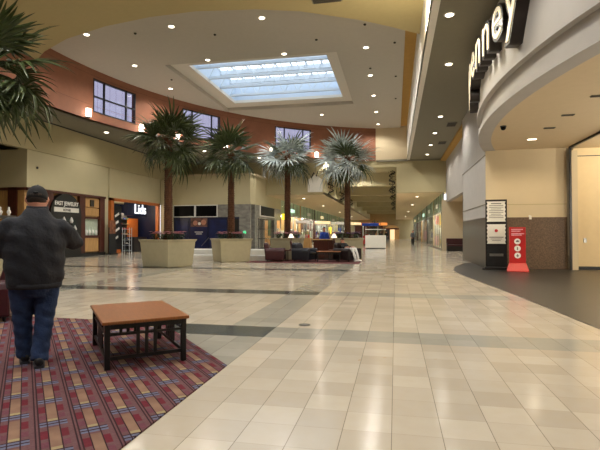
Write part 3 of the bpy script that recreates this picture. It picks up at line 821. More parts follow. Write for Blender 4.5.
# --- the man seen from behind on the rug
pm = thing('person', 'heavy man seen from behind in dark jacket, jeans and black cap on the rug', 'person', (-3.67, 4.22, .012), R(41))
HCc = (.015, .10, 1.70)
hd, hmt = head_mb(HCc, R(-6), R(-14), 1.2)
b = MB(); b.add(hd.v, hd.f)
b.tube([(.0, .0, 1.48), (.015, .03, 1.56), (.035, .075, 1.64)], [.095, .08, .072], 14, True)
b.ell([(0, 0, .86, .20, .17), (0, .01, 1.05, .235, .2), (0, .01, 1.25, .235, .19), (0, 0, 1.42, .22, .15), (0, 0, 1.52, .13, .1)], 24)
EL = [(-1, (-.24, .0, 1.40), (-.345, .1, 1.16), (-.10, .40, 1.28)), (1, (.24, .0, 1.40), (.385, .14, 1.25), (.14, .42, 1.34))]
for sx, sh, elb, wr in EL: b.tube([sh, elb, wr], [.065, .05, .034], 12, True)
LG = [(-1, (-.115, .0, .88), (-.11, .075, .47), (-.08, .115, .09)), (1, (.115, .0, .88), (.095, .0, .48), (.045, -.14, .09))]
for sx, hp, kn, an in LG: b.tube([hp, kn, an], [.115, .075, .05], 12, True)
me = remeshed(b, .016, 3)
hb = MB()
for sx, sh, elb, wr in EL:
    dv = Vector((wr[0] * .2 - elb[0] * .2, .1, .03)); hand(hb, wr, (-sx * .55, .75, .12), (sx * .2, .1, 1), -sx, .8)
bmm = bmesh.new(); bmm.from_mesh(me); bmm.from_mesh(hb.mesh('hands')); bmm.to_mesh(me); bmm.free()
me.materials.clear()
link('body', me, M['skin'], pm, True)
# jacket
j = MB()
j.ell([(0, .0, .80, .248, .2), (0, .0, .90, .270, .22), (0, .01, 1.05, .285, .235), (0, .005, 1.2, .287, .23), (0, -.01, 1.33, .285, .205), (0, -.01, 1.42, .25, .175), (.004, .0, 1.50, .195, .145), (.012, .02, 1.57, .125, .12), (.02, .03, 1.61, .1, .1)], 28)
for sx, sh, elb, wr in EL:
    sh2 = (sh[0] * .95, sh[1], sh[2]); up = [Vector(sh2).lerp(Vector(elb), t) for t in (0, .35, .7, 1)]; lo = [Vector(elb).lerp(Vector(wr), t) for t in (.35, .7, .97)]
    j.tube(up + lo, [.112, .108, .1, .094, .082, .068, .06], 14, True)
jm = remeshed(j, .017, 5)
# folds in the cloth
for v in jm.vertices:
    co = v.co; f = .006 * math.sin(co.z * 38 + co.x * 14 + 2 * math.sin(co.x * 9)) * min(1, abs(co.x) * 4 + .15) + .004 * math.sin(co.x * 40 + co.z * 11)
    v.co += v.normal * f
jm.materials.clear(); jk = link('jacket', jm, M['jacket'], pm, True)
cl = MB(); n = 24; rg = []
for z, k in ((1.56, 1.08), (1.635, .98), (1.64, .92), (1.59, .95)): rg.append([(.018 + .104 * k * math.cos(2 * PI * i / n), .03 + (z - 1.53) * .35 + .10 * k * math.sin(2 * PI * i / n), z + .01 * math.sin(2 * PI * i / n)) for i in range(n)])
cl.loft(rg, False); cl.build('collar', M['jacket'], jk, True)
MB().ell([(0, .0, .785, .24, .196), (0, .0, .79, .25, .203), (0, .0, .835, .258, .209), (0, .0, .84, .246, .198)], 28).build('hem_band', M['jacket'], jk, True)
# jeans
g = MB(); g.ell([(0, 0, .70, .17, .14), (0, 0, .80, .205, .17), (0, 0, .95, .22, .185)], 24)
for sx, hp, kn, an in LG:
    hp, kn, an = Vector(hp), Vector(kn), Vector(an); an2 = an + Vector((0, 0, -.03))
    g.tube([hp, hp.lerp(kn, .4), kn, kn.lerp(an2, .5), an2], [.135, .12, .092, .086, .084], 16)
gm = remeshed(g, .014, 4)
for v in gm.vertices:
    co = v.co; v.co += v.normal * (.0035 * math.sin(co.z * 55 + co.x * 30 + math.sin(co.y * 22)) * (1 if co.z < .62 else .4))
gm.materials.clear(); jn = link('jeans', gm, M['jeans'], pm, True)
# shoes
for sx, hp, kn, an in LG:
    sh = MB(); a = Vector(an); prof = [(-.085, .034, .075), (-.06, .042, .10), (0, .044, .105), (.06, .047, .08), (.13, .05, .06), (.19, .044, .05), (.225, .022, .035)]
    rings = []
    for yv, hw, ht in prof: rings.append([(a.x + hw * math.cos(t), a.y + yv, .018 + max(0, ht * .5 + ht * .5 * math.sin(t))) for t in [2 * PI * q / 14 for q in range(14)]])
    so = sh.loft(rings).build('shoe', M['shoe'], pm, True)
    MB().loft([[(a.x + (hw + .006) * q, a.y + yv * 1.03, z) for q, z in ((-1, 0), (1, 0), (1, .026), (-1, .026))] for yv, hw, ht in prof]).build('sole', M['sole'], so)
# cap
cm = MB(); n = 26; rg = []
for k in range(9):
    a = PI / 2 * k / 8; rg.append([(.086 * math.cos(a) * math.cos(2 * PI * i / n), -.006 + .110 * math.cos(a) * math.sin(2 * PI * i / n), .028 + .105 * math.sin(a)) for i in range(n)] if k < 8 else [(.004 * math.cos(2 * PI * i / n), -.006 + .004 * math.sin(2 * PI * i / n), .133) for i in range(n)])
cm.loft([[(p[0], p[1], -.005) for p in rg[0]]] + rg, True); cm.xf(hmt); cp_ = cm.build('cap', M['cap'], pm, True)
br = MB(); rg = []
for r_, z in ((.085, .0), (.17, -.012), (.17, -.02), (.085, -.01)): rg.append([(.078 * math.sin(t) * (1 if r_ < .1 else .92), .02 + (r_ + .02) * math.cos(t), z) for t in [R(-70 + 140 * q / 12) for q in range(13)]])
br.loft([list(x) for x in zip(*rg)]); br.xf(hmt); br.build('brim', M['cap'], cp_, True)
bt = MB().tube([(.012, -.122, .035), (0, -.124, .03), (-.012, -.122, .035)], .01, 6, True); bt.sphere((0, 0, .135), .011, 8, 6); bt.xf(hmt); bt.build('strap_and_button', M['cap'], cp_)
hr = MB(); hr.ell([(0, -.012, -.045, .06, .082), (0, -.01, -.02, .078, .103), (0, -.01, .03, .083, .108), (0, -.01, .06, .06, .08)], 24); hr.xf(hmt)
hm_ = hr.build('hair', M['hair'], pm, True)

# --- man lounging in the dark armchair
def seated(label, loc, rz):
    t = thing('person', label, 'person', loc, rz)
    b = MB(); h_, mt = head_mb((0, .28, 1.0), 0, R(30), 1.0); h_.xf(Matrix.Identity(4))
    # chair faces local -y
    h_, mt = head_mb((0, .30, .98), PI, R(-22), 1.0); b.add(h_.v, h_.f)
    b.tube([(0, .22, .84), (0, .27, .92)], [.06, .055], 10, True)
    b.ell([(0, .1, .5, .15, .12), (0, .17, .68, .16, .12), (0, .2, .82, .15, .1), (0, .22, .87, .08, .07)], 18)
    for sx in (-1, 1):
        b.tube([(sx * .17, .2, .80), (sx * .27, .1, .64), (sx * .22, -.14, .67)], [.05, .042, .03], 9, True)
        b.tube([(sx * .09, .08, .54), (sx * .13, -.4, .56), (sx * .12, -.55, .1)], [.08, .06, .045], 10, True)
    me = remeshed(b, .02, 2); me.materials.clear()
    hb = MB()
    for sx in (-1, 1): hand(hb, (sx * .22, -.14, .67), (-sx * .1, -1, -.05), (0, 0, 1), sx, .5)
    bmm = bmesh.new(); bmm.from_mesh(me); bmm.from_mesh(hb.mesh('hands')); bmm.to_mesh(me); bmm.free()
    link('body', me, M['skin'], t, True)
    g = MB(); g.ell([(0, .08, .46, .17, .14), (0, .1, .60, .175, .15)], 18)
    for sx in (-1, 1): g.tube([(sx * .09, .08, .55), (sx * .13, -.4, .57), (sx * .125, -.47, .36), (sx * .12, -.55, .14)], [.1, .085, .075, .065], 12, True)
    gm = remeshed(g, .02, 2); gm.materials.clear(); link('trousers', gm, M['white_cloth'], t, True)
    s_ = MB(); s_.ell([(0, .1, .56, .18, .15), (0, .17, .68, .19, .14), (0, .2, .82, .18, .12), (0, .22, .88, .09, .08)], 18)
    for sx in (-1, 1): s_.tube([(sx * .16, .2, .80), (sx * .26, .11, .65), (sx * .24, .0, .66)], [.065, .058, .055], 10, True)
    sm = remeshed(s_, .02, 2); sm.materials.clear(); link('shirt', sm, M['cap'], t, True)
    for sx in (-1, 1):
        MB().loft([[(sx * .12 + q * hw, yv, z) for q, z in ((-1, 0), (1, 0), (.8, ht), (-.8, ht))] for yv, hw, ht in ((-.48, .04, .09), (-.56, .045, .1), (-.68, .05, .06), (-.76, .03, .04))]).build('shoe', M['plastic_w'], t, bevel=.008)
    hr = MB(); hr.ell([(0, -.014, .0, .08, .106), (0, -.012, .06, .078, .10), (0, -.01, .11, .05, .07), (0, -.01, .124, .01, .02)], 18); hr.xf(mt)
    hr.build('hair', M['hair'], t, True)
    return t
seated('person in black shirt and white trousers lounging in the black-brown armchair', (-2.3, 22.85, .03), R(60))

def walker(label, loc, rz, top, legs, s=1.0, detail=.03, stride=.16):
    t = thing('person', label, 'person', loc, rz, 'distant shoppers'); t.scale = (s, s, s)
    b = MB(); h_, mt = head_mb((0, .03, 1.62), 0, R(-8)); b.add(h_.v, h_.f); b.tube([(0, 0, 1.42), (0, .02, 1.54)], [.06, .055], 9, True)
    b.ell([(0, 0, .9, .15, .11), (0, 0, 1.1, .15, .11), (0, 0, 1.32, .17, .11), (0, 0, 1.44, .09, .07)], 16)
    A = [(sx, (sx * .19, 0, 1.37), (sx * .24, -.03 + sx * .06, 1.1), (sx * .22, .1 + sx * .1, .9)) for sx in (-1, 1)]
    L_ = [(sx, (sx * .09, 0, .88), (sx * .1, .05 + sx * stride * .4, .48), (sx * .09, sx * stride, .08)) for sx in (-1, 1)]
    for sx, p, q, r_ in A: b.tube([p, q, r_], [.05, .04, .03], 9, True)
    for sx, p, q, r_ in L_: b.tube([p, q, r_], [.09, .06, .04], 9, True)
    me = remeshed(b, detail * .8, 2); me.materials.clear()
    hb = MB()
    for sx, p, q, r_ in A: hand(hb, r_, (0, .25, -1), (sx, 0, 0), sx, .45)
    bmm = bmesh.new(); bmm.from_mesh(me); bmm.from_mesh(hb.mesh('hands')); bmm.to_mesh(me); bmm.free()
    link('body', me, M['skin'], t, True)
    g = MB(); g.ell([(0, 0, .82, .16, .12), (0, 0, .98, .17, .13)], 16)
    for sx, p, q, r_ in L_: g.tube([p, q, (r_[0], r_[1], .12)], [.105, .075, .065], 10, True)
    gm = remeshed(g, detail, 2); gm.materials.clear(); link('trousers', gm, legs, t, True)
    g = MB(); g.ell([(0, 0, .9, .175, .135), (0, 0, 1.1, .175, .135), (0, 0, 1.32, .195, .13), (0, 0, 1.45, .1, .085)], 16)
    for sx, p, q, r_ in A: g.tube([p, q, Vector(q).lerp(Vector(r_), .85)], [.07, .058, .048], 10, True)
    gm = remeshed(g, detail, 2); gm.materials.clear(); link('shirt', gm, top, t, True)
    for sx, p, q, r_ in L_: MB().loft([[(r_[0] + k * hw, r_[1] + yv, z) for k, z in ((-1, 0), (1, 0), (.8, ht), (-.8, ht))] for yv, hw, ht in ((-.08, .035, .08), (0, .045, .1), (.12, .045, .06), (.2, .03, .04))]).build('shoe', M['shoe'], t)
    hr = MB(); hr.ell([(0, -.014, -.01, .082, .106), (0, -.012, .06, .08, .10), (0, -.01, .11, .05, .07), (0, -.01, .124, .01, .02)], 16); hr.xf(mt); hr.build('hair', M['hair'], t, True)
    return t
tan_c = mat('tan_cloth', '#a07a58', .85); grey_c = mat('grey_cloth', '#55555a', .85)
walker('person in a bright blue top standing behind the wooden kiosk', (-4.0, 26.6, 0), R(170), M['blue_cloth'], M['jeans'])
walker('dark-clothed person walking in the far corridor, left one of the pair', (-2.6, 84, 0), R(10), M['cap'], M['cap'])
walker('dark-clothed person walking in the far corridor, right one of the pair', (-1.6, 86, 0), R(-5), M['cap'], grey_c)
walker('person in tan jacket walking beside the white kiosk in the corridor', (-2.2, 58, 0), R(30), tan_c, M['jeans'])
walker('person in black coat beside the glass shopfronts', (2.3, 66, 0), R(160), M['cap'], M['cap'])
walker('person in grey coat by the glass shopfronts, nearer one', (2.0, 56, 0), R(200), grey_c, M['cap'])

# ------------------------------------------------------------------ kiosks
k = thing('kiosk', 'brown wooden vendor kiosk counter behind the small slatted table', 'kiosk', (-3.55, 25.7, 0), 0)
MB().box(-.85, -.35, 0, .85, .35, 1.0).build('counter', M['mahogany'], k, bevel=.01); MB().box(-.92, -.42, 1.0, .92, .42, 1.05).build('countertop', M['maple'], k)
for a in (-1, 0): MB().box(a * .82 + .02, -.37, .08, a * .82 + .8, -.35, .92).build('panel', M['mahogany'], k)
k = thing('kiosk', 'white display kiosk standing in the corridor right of the palms', 'kiosk', (-1.75, 42.8, 0), 0)
MB().box(-.9, -.6, .08, .9, .6, 1.2).build('cabinet', M['plastic_w'], k, bevel=.01); MB().box(-.85, -.55, 0, .85, .55, .08).build('plinth', M['dark'], k); MB().box(-.85, -.55, 1.2, .85, .55, 1.7).build('glass_case', M['shop_glass'], k); MB().box(-.9, -.6, 1.7, .9, .6, 1.76).build('top', M['plastic_w'], k)
k = thing('kiosk', 'red and blue vendor cart farther down the corridor', 'kiosk', (-2.7, 52, 0), 0)
MB().box(-.8, -.5, .2, .8, .5, 1.1).build('cart_body', M['red'], k); MB().box(-.9, -.6, 2.2, .9, .6, 2.5).build('canopy', M['blue_cloth'], k)
for a in (-1, 1):
    for b_ in (-1, 1): MB().tube([(a * .8, b_ * .5, .2), (a * .8, b_ * .5, 2.2)], .03, 8).build('post', M['steel'], k); MB().lathe([(.12, -.03), (.12, .03)], 14).xf(Matrix.Translation((a * .6, b_ * .52, .12)) @ Matrix.Rotation(PI / 2, 4, 'X')).build('wheel', M['dark'], k)
cols = ['blue_cloth', 'white_cloth', 'paper', 'pink', 'red', 'steel', 'maple', 'plastic_w']
for q in range(5):
    x = -8.6 + q * 1.35; y = 44 + q * 3.0
    k = thing('kiosk', 'glass merchandise kiosk in the corridor, %s one from the left' % ORD[q], 'kiosk', (x, y, 0), R(q * 20), 'corridor kiosks')
    MB().box(-.7, -.45, 0, .7, .45, .95).build('counter', M['mahogany' if q % 2 else 'maple'], k)
    MB().box(-.68, -.43, .95, .68, .43, 1.5).build('glass_case', M['shop_glass'], k)
    MB().box(-.7, -.45, 2.35, .7, .45, 2.6).build('sign_box', M['warm_on' if q % 2 else 'plastic_w'], k)
    for a in (-1, 1): MB().tube([(a * .66, .4, .95), (a * .66, .4, 2.35)], .03, 8).build('post', M['steel'], k)
    for a in range(5): MB().cbox((-.5 + a * .25, 0, 1.1), (.16, .3, .3)).build('merchandise', M[cols[(a + q) % 8]], k)
# glass jewellery case behind the standing man
k = thing('display_case', 'tall glass jewellery case behind the standing man', 'display case', (-13.2, 12.9, 0), R(44))
MB().box(-.9, -.4, 0, .9, .4, .95).build('cabinet', M['mahogany'], k, bevel=.01); MB().box(-.9, -.4, .95, .9, .4, 1.85).build('glass_case', M['shop_glass'], k); MB().box(-.93, -.43, 1.85, .93, .43, 1.95).build('top', M['steel'], k)
MB().box(-.86, -.36, 1.4, .86, .36, 1.42).build('shelf', M['shop_glass'], k)
for a in range(7):
    MB().lathe([(.05, 0), (.035, .05), (.07, .12), (.05, .18), (.025, .21), (.03, .27), (.01, .3)], 12, (-.72 + a * .24, 0, 1.95)).build('jewellery_bust', M['plastic_w'], k, True)

# ------------------------------------------------------------------ jewellery shop
WX = XW - .1
js = thing('storefront', 'jewellery shopfront of maple panels and mahogany columns on the left wall', 'shopfront', (WX, 20.25, 0))
def sh(name, m, y0, y1, zz0, zz1, x0=-.1, x1=0., par=None, **kw): return MB().box(x0, y0, zz0, x1, y1, zz1).build(name, m, par or js, **kw)
sh('panel', M['maple'], 0, 6.45, 0, 3.69, -.35, -.12)
for y in (1.35, 4.0, 5.9): sh('column', M['mahogany'], y, y + .5, 0, 3.69, -.12, .06)
sh('cornice', M['mahogany'], 0, 6.45, 3.55, 3.69, -.12, .1)
sh('lower_panel', M['maple'], 4.5, 5.9, .25, 1.1, -.12, -.02, bevel=.02)
sh('window_frame', M['mahogany'], 4.5, 5.9, 1.1, 1.25, -.12, .02); sh('window_frame', M['mahogany'], 4.5, 5.9, 2.25, 2.36, -.12, .02)
sh('window_back', M['paper'], 4.5, 5.9, 1.25, 2.25, -.13, -.1)
sh('display_glass', M['shop_glass'], 4.5, 5.9, 1.25, 2.25, -.02, -.005)
sh('plinth', M['black'], 3.9, 6.45, 0, .2, -.12, .1)
sh('frieze_panel', M['maple'], 4.5, 5.9, 2.42, 2.9, -.12, -.01, bevel=.02); sh('frieze_panel', M['maple'], 4.5, 5.9, 2.95, 3.5, -.12, -.01, bevel=.02)
sh('wall_ornament', M['bronze'], 5.0, 5.35, 3.0, 3.4, -.01, .05)
for a in range(4): MB().lathe([(.07, 0), (.05, .06), (.12, .18), (.09, .3), (.035, .36), (.04, .45), (.01, .5)], 12, (-.06, 4.72 + a * .3, 1.25)).build('necklace_bust', M['plastic_w'], js, True)
pts = []
yc, rr = 2.75, 1.25
poly = [(yc - rr, 0), (yc + rr, 0)] + [(yc + rr * math.cos(R(a)), 2.45 + 1.12 * math.sin(R(a))) for a in range(0, 181, 10)]
ar = MB(); ar.loft([[(-.12, y, z) for y, z in poly], [(.16, y, z) for y, z in poly]])
aro = ar.build('arch_sign', M['black'], js)
tx = text_mesh('FAST JEWELRY', .31, .01, .006, 'CENTER'); tx.transform(Matrix.Translation((.175, yc, 2.92)) @ Matrix.Rotation(PI / 2, 4, 'Z') @ Matrix.Rotation(PI / 2, 4, 'X') @ Matrix.Scale(.95, 4, (1, 0, 0)))
link('lettering', tx, M['plastic_w'], aro)
MB().box(.16, yc - 1.0, 2.55, .18, yc + 1.0, 2.8).build('name_strip', M['paper'], aro)
tx = text_mesh('REPAIR', .2, .01, 0, 'CENTER'); tx.transform(Matrix.Translation((.185, yc, 2.6)) @ Matrix.Rotation(PI / 2, 4, 'Z') @ Matrix.Rotation(PI / 2, 4, 'X')); link('lettering', tx, M['ink'], aro)
sh('window', M['shop_glass'], yc - .8, yc + .8, 1.0, 2.2, .16, .17); sh('display_back', mat('display_velvet', '#262d2a', .8, var=.3), yc - .8, yc + .8, 1.0, 2.2, .10, .165)
for a in range(5): MB().lathe([(.06, 0), (.1, .12), (.04, .28), (.01, .34)], 10, (.24, yc - .6 + a * .3, 1.95 if a % 2 else 1.5)).build('necklace_bust', M['plastic_w'], js, True)
# panelled return wall at the corner
struct('wall_west_return', MB().box(-23.6, 20.3, 0, -18.5, 20.6, 3.72), M['maple'])
struct('trim_13', MB().box(-19.2, 20.2, 0, -18.7, 20.32, 3.7).box(-23, 20.2, 3.55, -18.2, 20.32, 3.69), M['mahogany'])
# potted tree at that corner
t = thing('potted_tree', 'dark potted tree at the left edge beside the jewellery shop', 'plant', (-18.6, 18.0, 0))
MB().lathe([(.25, 0), (.33, .45), (.3, .45)], 16).build('pot', M['mahogany'], t); MB().tube([(0, 0, .4), (.03, 0, 1.3)], .05, 8).build('stem', M['trunk'], t)
rnd = random.Random(5); lf = MB()
for q in range(700):
    z = rnd.uniform(.9, 3.4); rr_ = (3.5 - z) * .27 * math.sqrt(rnd.random()) + .05; a = rnd.uniform(0, 2 * PI); p = Vector((rr_ * math.cos(a), rr_ * math.sin(a), z)); d = Vector((math.cos(a), math.sin(a), rnd.uniform(-.7, .3))); sd = d.cross(Vector((0, 0, 1))).normalized()
    b0 = len(lf.v); lf.v += [tuple(p), tuple(p + d * .08 + sd * .05), tuple(p + d * .18), tuple(p + d * .08 - sd * .05)]; lf.f.append((b0, b0 + 1, b0 + 2, b0 + 3))
lf.build('foliage', M['leaf'], t, fixn=False)

# ------------------------------------------------------------------ cap shop
ls = thing('storefront', 'orange-framed cap shopfront with navy lit sign', 'shopfront', (WX, 27.3, 0))
L0, L1 = 0, 6.45
sh('frame', M['orangewood'], 0, .3, 0, 3.69, -.15, .08, ls); sh('frame', M['orangewood'], L1 - .3, L1, 0, 3.69, -.15, .08, ls); sh('frame', M['orangewood'], 0, L1, 3.5, 3.69, -.15, .08, ls)
sh('sign_panel', M['navyblue'], 1.9, 4.5, 2.6, 3.5, -.2, .04, ls)
tx = text_mesh('Lids', .98, .03, .0, 'CENTER'); tx.transform(Matrix.Translation((.07, 3.55, 2.78)) @ Matrix.Rotation(PI / 2, 4, 'Z') @ Matrix.Rotation(PI / 2, 4, 'X') @ Matrix.Shear('XZ', 4, (0, 0)))
link('lit_lettering', tx, M['lids_on'], ls)
sh('back_wall', M['navyblue'], 0, L1, 0, 3.69, -3.6, -3.4, ls); sh('side_wall', M['navyblue'], -.05, .0, 0, 3.69, -3.4, -.15, ls); sh('side_wall', M['navyblue'], L1, L1 + .05, 0, 3.69, -3.4, -.15, ls)
sh('inner_column', M['orangewood'], 2.0, 2.8, 0, 2.9, -1.6, -1.0, ls); sh('inner_column', M['orangewood'], 4.3, 5.9, 0, 2.5, -1.9, -1.5, ls)
sh('poster', M['darkposter'], .35, 1.4, .3, 3.2, -.12, -.06, ls)
for q, w_ in enumerate((.5, .35, .6, .3)): MB().cbox((-.05, .85, 2.6 - q * .5), (.02, w_, .14), rx=R(25)).build('poster_stroke', M['plastic_w'], ls)
sh('counter', M['dark'], 4.2, 6.0, 0, 1.1, -1.4, -.8, ls)
point(ls, (-.8, 3.9, 3.05), 150, (1, .82, .6), .4); point(ls, (-1.8, 1.4, 2.8), 110, (1, .85, .65), .4)
def cap_parts(m):
    c_ = MB(); n = 14; rg = []
    for k_ in range(5):
        a = PI / 2 * k_ / 4.2; rg.append([(.1 * math.cos(a) * math.cos(2 * PI * i / n), .1 * math.cos(a) * math.sin(2 * PI * i / n), .1 * math.sin(a)) for i in range(n)])
    return c_.loft(rg)
capm = cap_parts(None); brm = MB().loft([[(.07 + .11 * (1 - abs(q) ** 2), q * .085, z) for q in (-1, -.6, 0, .6, 1)] + [(.05, q * .085, z) for q in (1, 0, -1)] for z in (0, .012)])
CC = ['red', 'navyblue', 'plastic_w', 'black', 'blue_cloth', 'maple', 'steel', 'leaf']
CN = ['red', 'navy', 'white', 'black', 'blue', 'tan', 'grey', 'green']
capmesh = {}
for i_, c_ in enumerate(CC):
    a = capm.mesh('cap_crown'); a.materials.append(M[c_]); b_ = brm.mesh('cap_brim'); b_.materials.append(M[c_]); capmesh[c_] = (a, b_)
rnd = random.Random(11); kk = 0
for row in range(6):
    for q in range(5):
        i_ = rnd.randrange(8); y = 27.3 + [1.65, 1.95, 3.1, 3.5, 3.9][q]; x = WX - (.75 if q < 2 else 1.2)
        t = thing('baseball_cap', '%s baseball cap on the cap shop display wall, %s shelf from the floor' % (CN[i_], ORD[row]), 'cap', (x, y, .6 + row * .36), 0, 'caps displayed inside the cap shop')
        link('crown', capmesh[CC[i_]][0], None, t, True); link('brim', capmesh[CC[i_]][1], None, t)
pg = thing('display_wall', 'dark slatted display wall inside the cap shop', 'display', (WX, 27.3, 0))
for (y0, y1, x) in ((1.5, 2.15, -.9), (2.9, 4.15, -1.36)):
    m_ = MB(); m_.box(x - .05, y0, 0, x, y1, 2.85); m_.build('board', M['dark'], pg)
    for row in range(6): MB().box(x, y0, .58 + row * .36, x + .22, y1, .595 + row * .36).build('shelf', M['steel'], pg)
rk = thing('cap_rack', 'white wire cap rack at the cap shop entrance', 'rack', (WX + .55, 28.4, 0), R(20))
for a in (-1, 1):
    for b_ in (-1, 1): MB().tube([(a * .22, b_ * .35, 0), (a * .22, b_ * .35, 1.75)], .018, 6).build('post', M['whitesteel'], rk)
for q in range(5): MB().box(-.22, -.35, .2 + q * .36, .22, .35, .215 + q * .36).build('shelf', M['whitesteel'], rk)
for q in range(4):
    for a in (-1, 1):
        i_ = (q * 2 + a) % 8
        t = thing('baseball_cap', '%s baseball cap on the white wire rack, %s shelf up, %s side' % (CN[i_], ORD[q], 'far' if a > 0 else 'near'), 'cap', (WX + .55 - a * .17 * math.sin(R(20)), 28.4 + a * .17 * math.cos(R(20)), .217 + q * .36), R(0), 'caps on the wire rack')
        link('crown', capmesh[CC[i_]][0], None, t, True); link('brim', capmesh[CC[i_]][1], None, t)
ps = thing('poster_stand', 'dark poster stand beside the pier left of the cap shop', 'stand', (WX + .35, 27.0, 0))
MB().box(-.03, -.35, .1, .03, .35, 1.75).build('board', M['darkposter'], ps); MB().box(.02, -.33, 1.35, .035, .33, 2.2).build('print', mat('orange_brown_print', '#7a4a30', .6, var=.6, scale=5), ps); MB().box(-.2, -.35, 0, .2, .35, .1).build('foot', M['black'], ps)

# ------------------------------------------------------------------ north-west shops (blue poster wall, screens, stone)
ns = thing('storefront', 'stone-clad shopfront with black screens above the blue poster wall', 'shopfront', (-17.6, 35.0, 0))
def nb(name, m, x0, x1, zz0, zz1, y0=0, y1=.15, par=None, **kw): return MB().box(x0, y0, zz0, x1, y1, zz1).build(name, m, par or ns, **kw)
nb('stone_cladding', M['stone'], 0, 6.5, 2.66, 3.66, .02, .25); nb('stone_pier', M['stone'], 5.6, 6.5, 0, 2.66, .02, .3)
for x0 in (.05, 1.95):
    fr = nb('screen', M['screen'], x0 + .05, x0 + 1.8, 2.72, 3.58, -.06, .02); nb('screen_frame', M['plastic_w'], x0, x0 + 1.85, 2.66, 2.72, -.08, .02, fr); nb('screen_frame', M['plastic_w'], x0, x0 + 1.85, 3.58, 3.64, -.08, .02, fr); nb('screen_frame', M['plastic_w'], x0, x0 + .05, 2.66, 3.64, -.08, .02, fr); nb('screen_frame', M['plastic_w'], x0 + 1.8, x0 + 1.85, 2.66, 3.64, -.08, .02, fr)
nb('poster_wall', M['navyblue'], 0, 5.6, 0, 2.66, .1, .3)
nb('poster', M['bluepanel'], .2, 1.3, .3, 2.4, .05, .1); nb('poster', M['bluepanel'], 1.5, 2.9, .2, 1.9, .05, .1); nb('poster', M['bluepanel'], 3.1, 4.5, .3, 2.45, .05, .1); nb('doorway', M['black'], 4.6, 5.55, 0, 2.5, .06, .12)
# abstract warm and pale photographic print on the middle poster
ph = nb('photo_print', mat('portrait_print', '#6a4a40', .5, var=.8, scale=2), 1.5, 2.9, 1.9, 2.6, .05, .1)
for x, z, r_, m_ in ((1.9, 2.2, .2, 'skin'), (2.6, 2.25, .22, 'skin'), (2.25, 2.15, .12, 'plastic_w')):
    MB().lathe([(r_, -.01), (r_ * .98, .01)], 20).xf(Matrix.Translation((x, .04, z)) @ Matrix.Rotation(PI / 2, 4, 'X')).build('print_shape', M[m_], ph)
for z, w_ in ((1.45, .7), (1.3, .5)): nb('print_line', M['plastic_w'], 2.2 - w_ / 2, 2.2 + w_ / 2, z, z + .05, .035, .05, ph)
for q in range(4): MB().cbox((2.6 + q * .1, .03, .55 + q * .1), (.04, .02, .5), ry=R(40)).build('poster_streak', M['steel'], ns)
MB().sphere((6.05, -.02, 1.45), .13, 10, 8, (1, .3, 1)).build('lit_emblem', M['green_on'], ns)
# east side of the block: third screen, dark gate
es = thing('storefront', 'dark-gated shopfront with a third black screen around the stone corner', 'shopfront', (-10.9, 36.0, 0))
def eb(name, m, y0, y1, zz0, zz1, x0=-.2, x1=0., par=None): return MB().box(x0, y0, zz0, x1, y1, zz1).build(name, m, par or es)
eb('stone_cladding', M['stone'], -.4, 8, 2.62, 3.66, -.3, 0); eb('stone_pier', M['stone'], -.4, .4, 0, 2.66, -.3, 0); eb('stone_pier', M['stone'], 5.6, 6.6, 0, 2.66, -.3, 0); eb('dark_interior', M['dark'], .4, 8, 0, 2.62, -3, -2.9)
fr = eb('screen', M['screen'], 1.0, 5.4, 2.86, 3.62, 0, .06); eb('screen_frame', M['plastic_w'], .9, 5.5, 2.78, 2.86, 0, .07, fr); eb('screen_frame', M['plastic_w'], .9, 1.0, 2.8, 3.68, 0, .07, fr)
gt = MB()
for q in range(14): gt.box(-.08, .4 + q * .4, 0, -.04, .46 + q * .4, 2.62)
for z in (.1, .9, 1.7, 2.5): gt.box(-.09, .4, z, -.03, 5.7, z + .07)
gt.build('gate', M['dark'], es)
for q in range(4): eb('inner_pillar', M['paper'], .9 + q * 1.5, 1.5 + q * 1.5, 0, 2.6, -1.4, -1.0)
point(es, (-1.2, 3, 2.3), 30, (1, .9, .75))
# corridor shopfronts on both sides
GN = ['red', 'yellow_on', 'white_cloth', 'blue_cloth', 'pink', 'tabletop', 'paper', 'navy', 'leaf', 'steel']
mq = MB(); mq.lathe([(.16, 0), (.16, .02), (.02, .03), (.02, .75)], 14); mannequin_base = mq.mesh('mannequin_base'); mannequin_base.materials.append(M['steel'])
mq = MB(); mq.ell([(0, 0, .72, .17, .12), (0, 0, .95, .13, .1), (0, 0, 1.2, .17, .12), (0, 0, 1.38, .16, .09), (0, 0, 1.44, .05, .05), (0, 0, 1.52, .045, .045)], 16); mq.tube([(-.17, 0, 1.36), (-.24, 0, 1.1), (-.2, .05, .85)], [.05, .045, .035], 8, True); mq.tube([(.17, 0, 1.36), (.24, 0, 1.1), (.2, .05, .85)], [.05, .045, .035], 8, True)
mh = MB().sphere((0, 0, 1.63), .1, 12, 8, (.85, 1, 1.2)).mesh('mannequin_head'); mh.materials.append(M['plastic_w'])
garm = {}
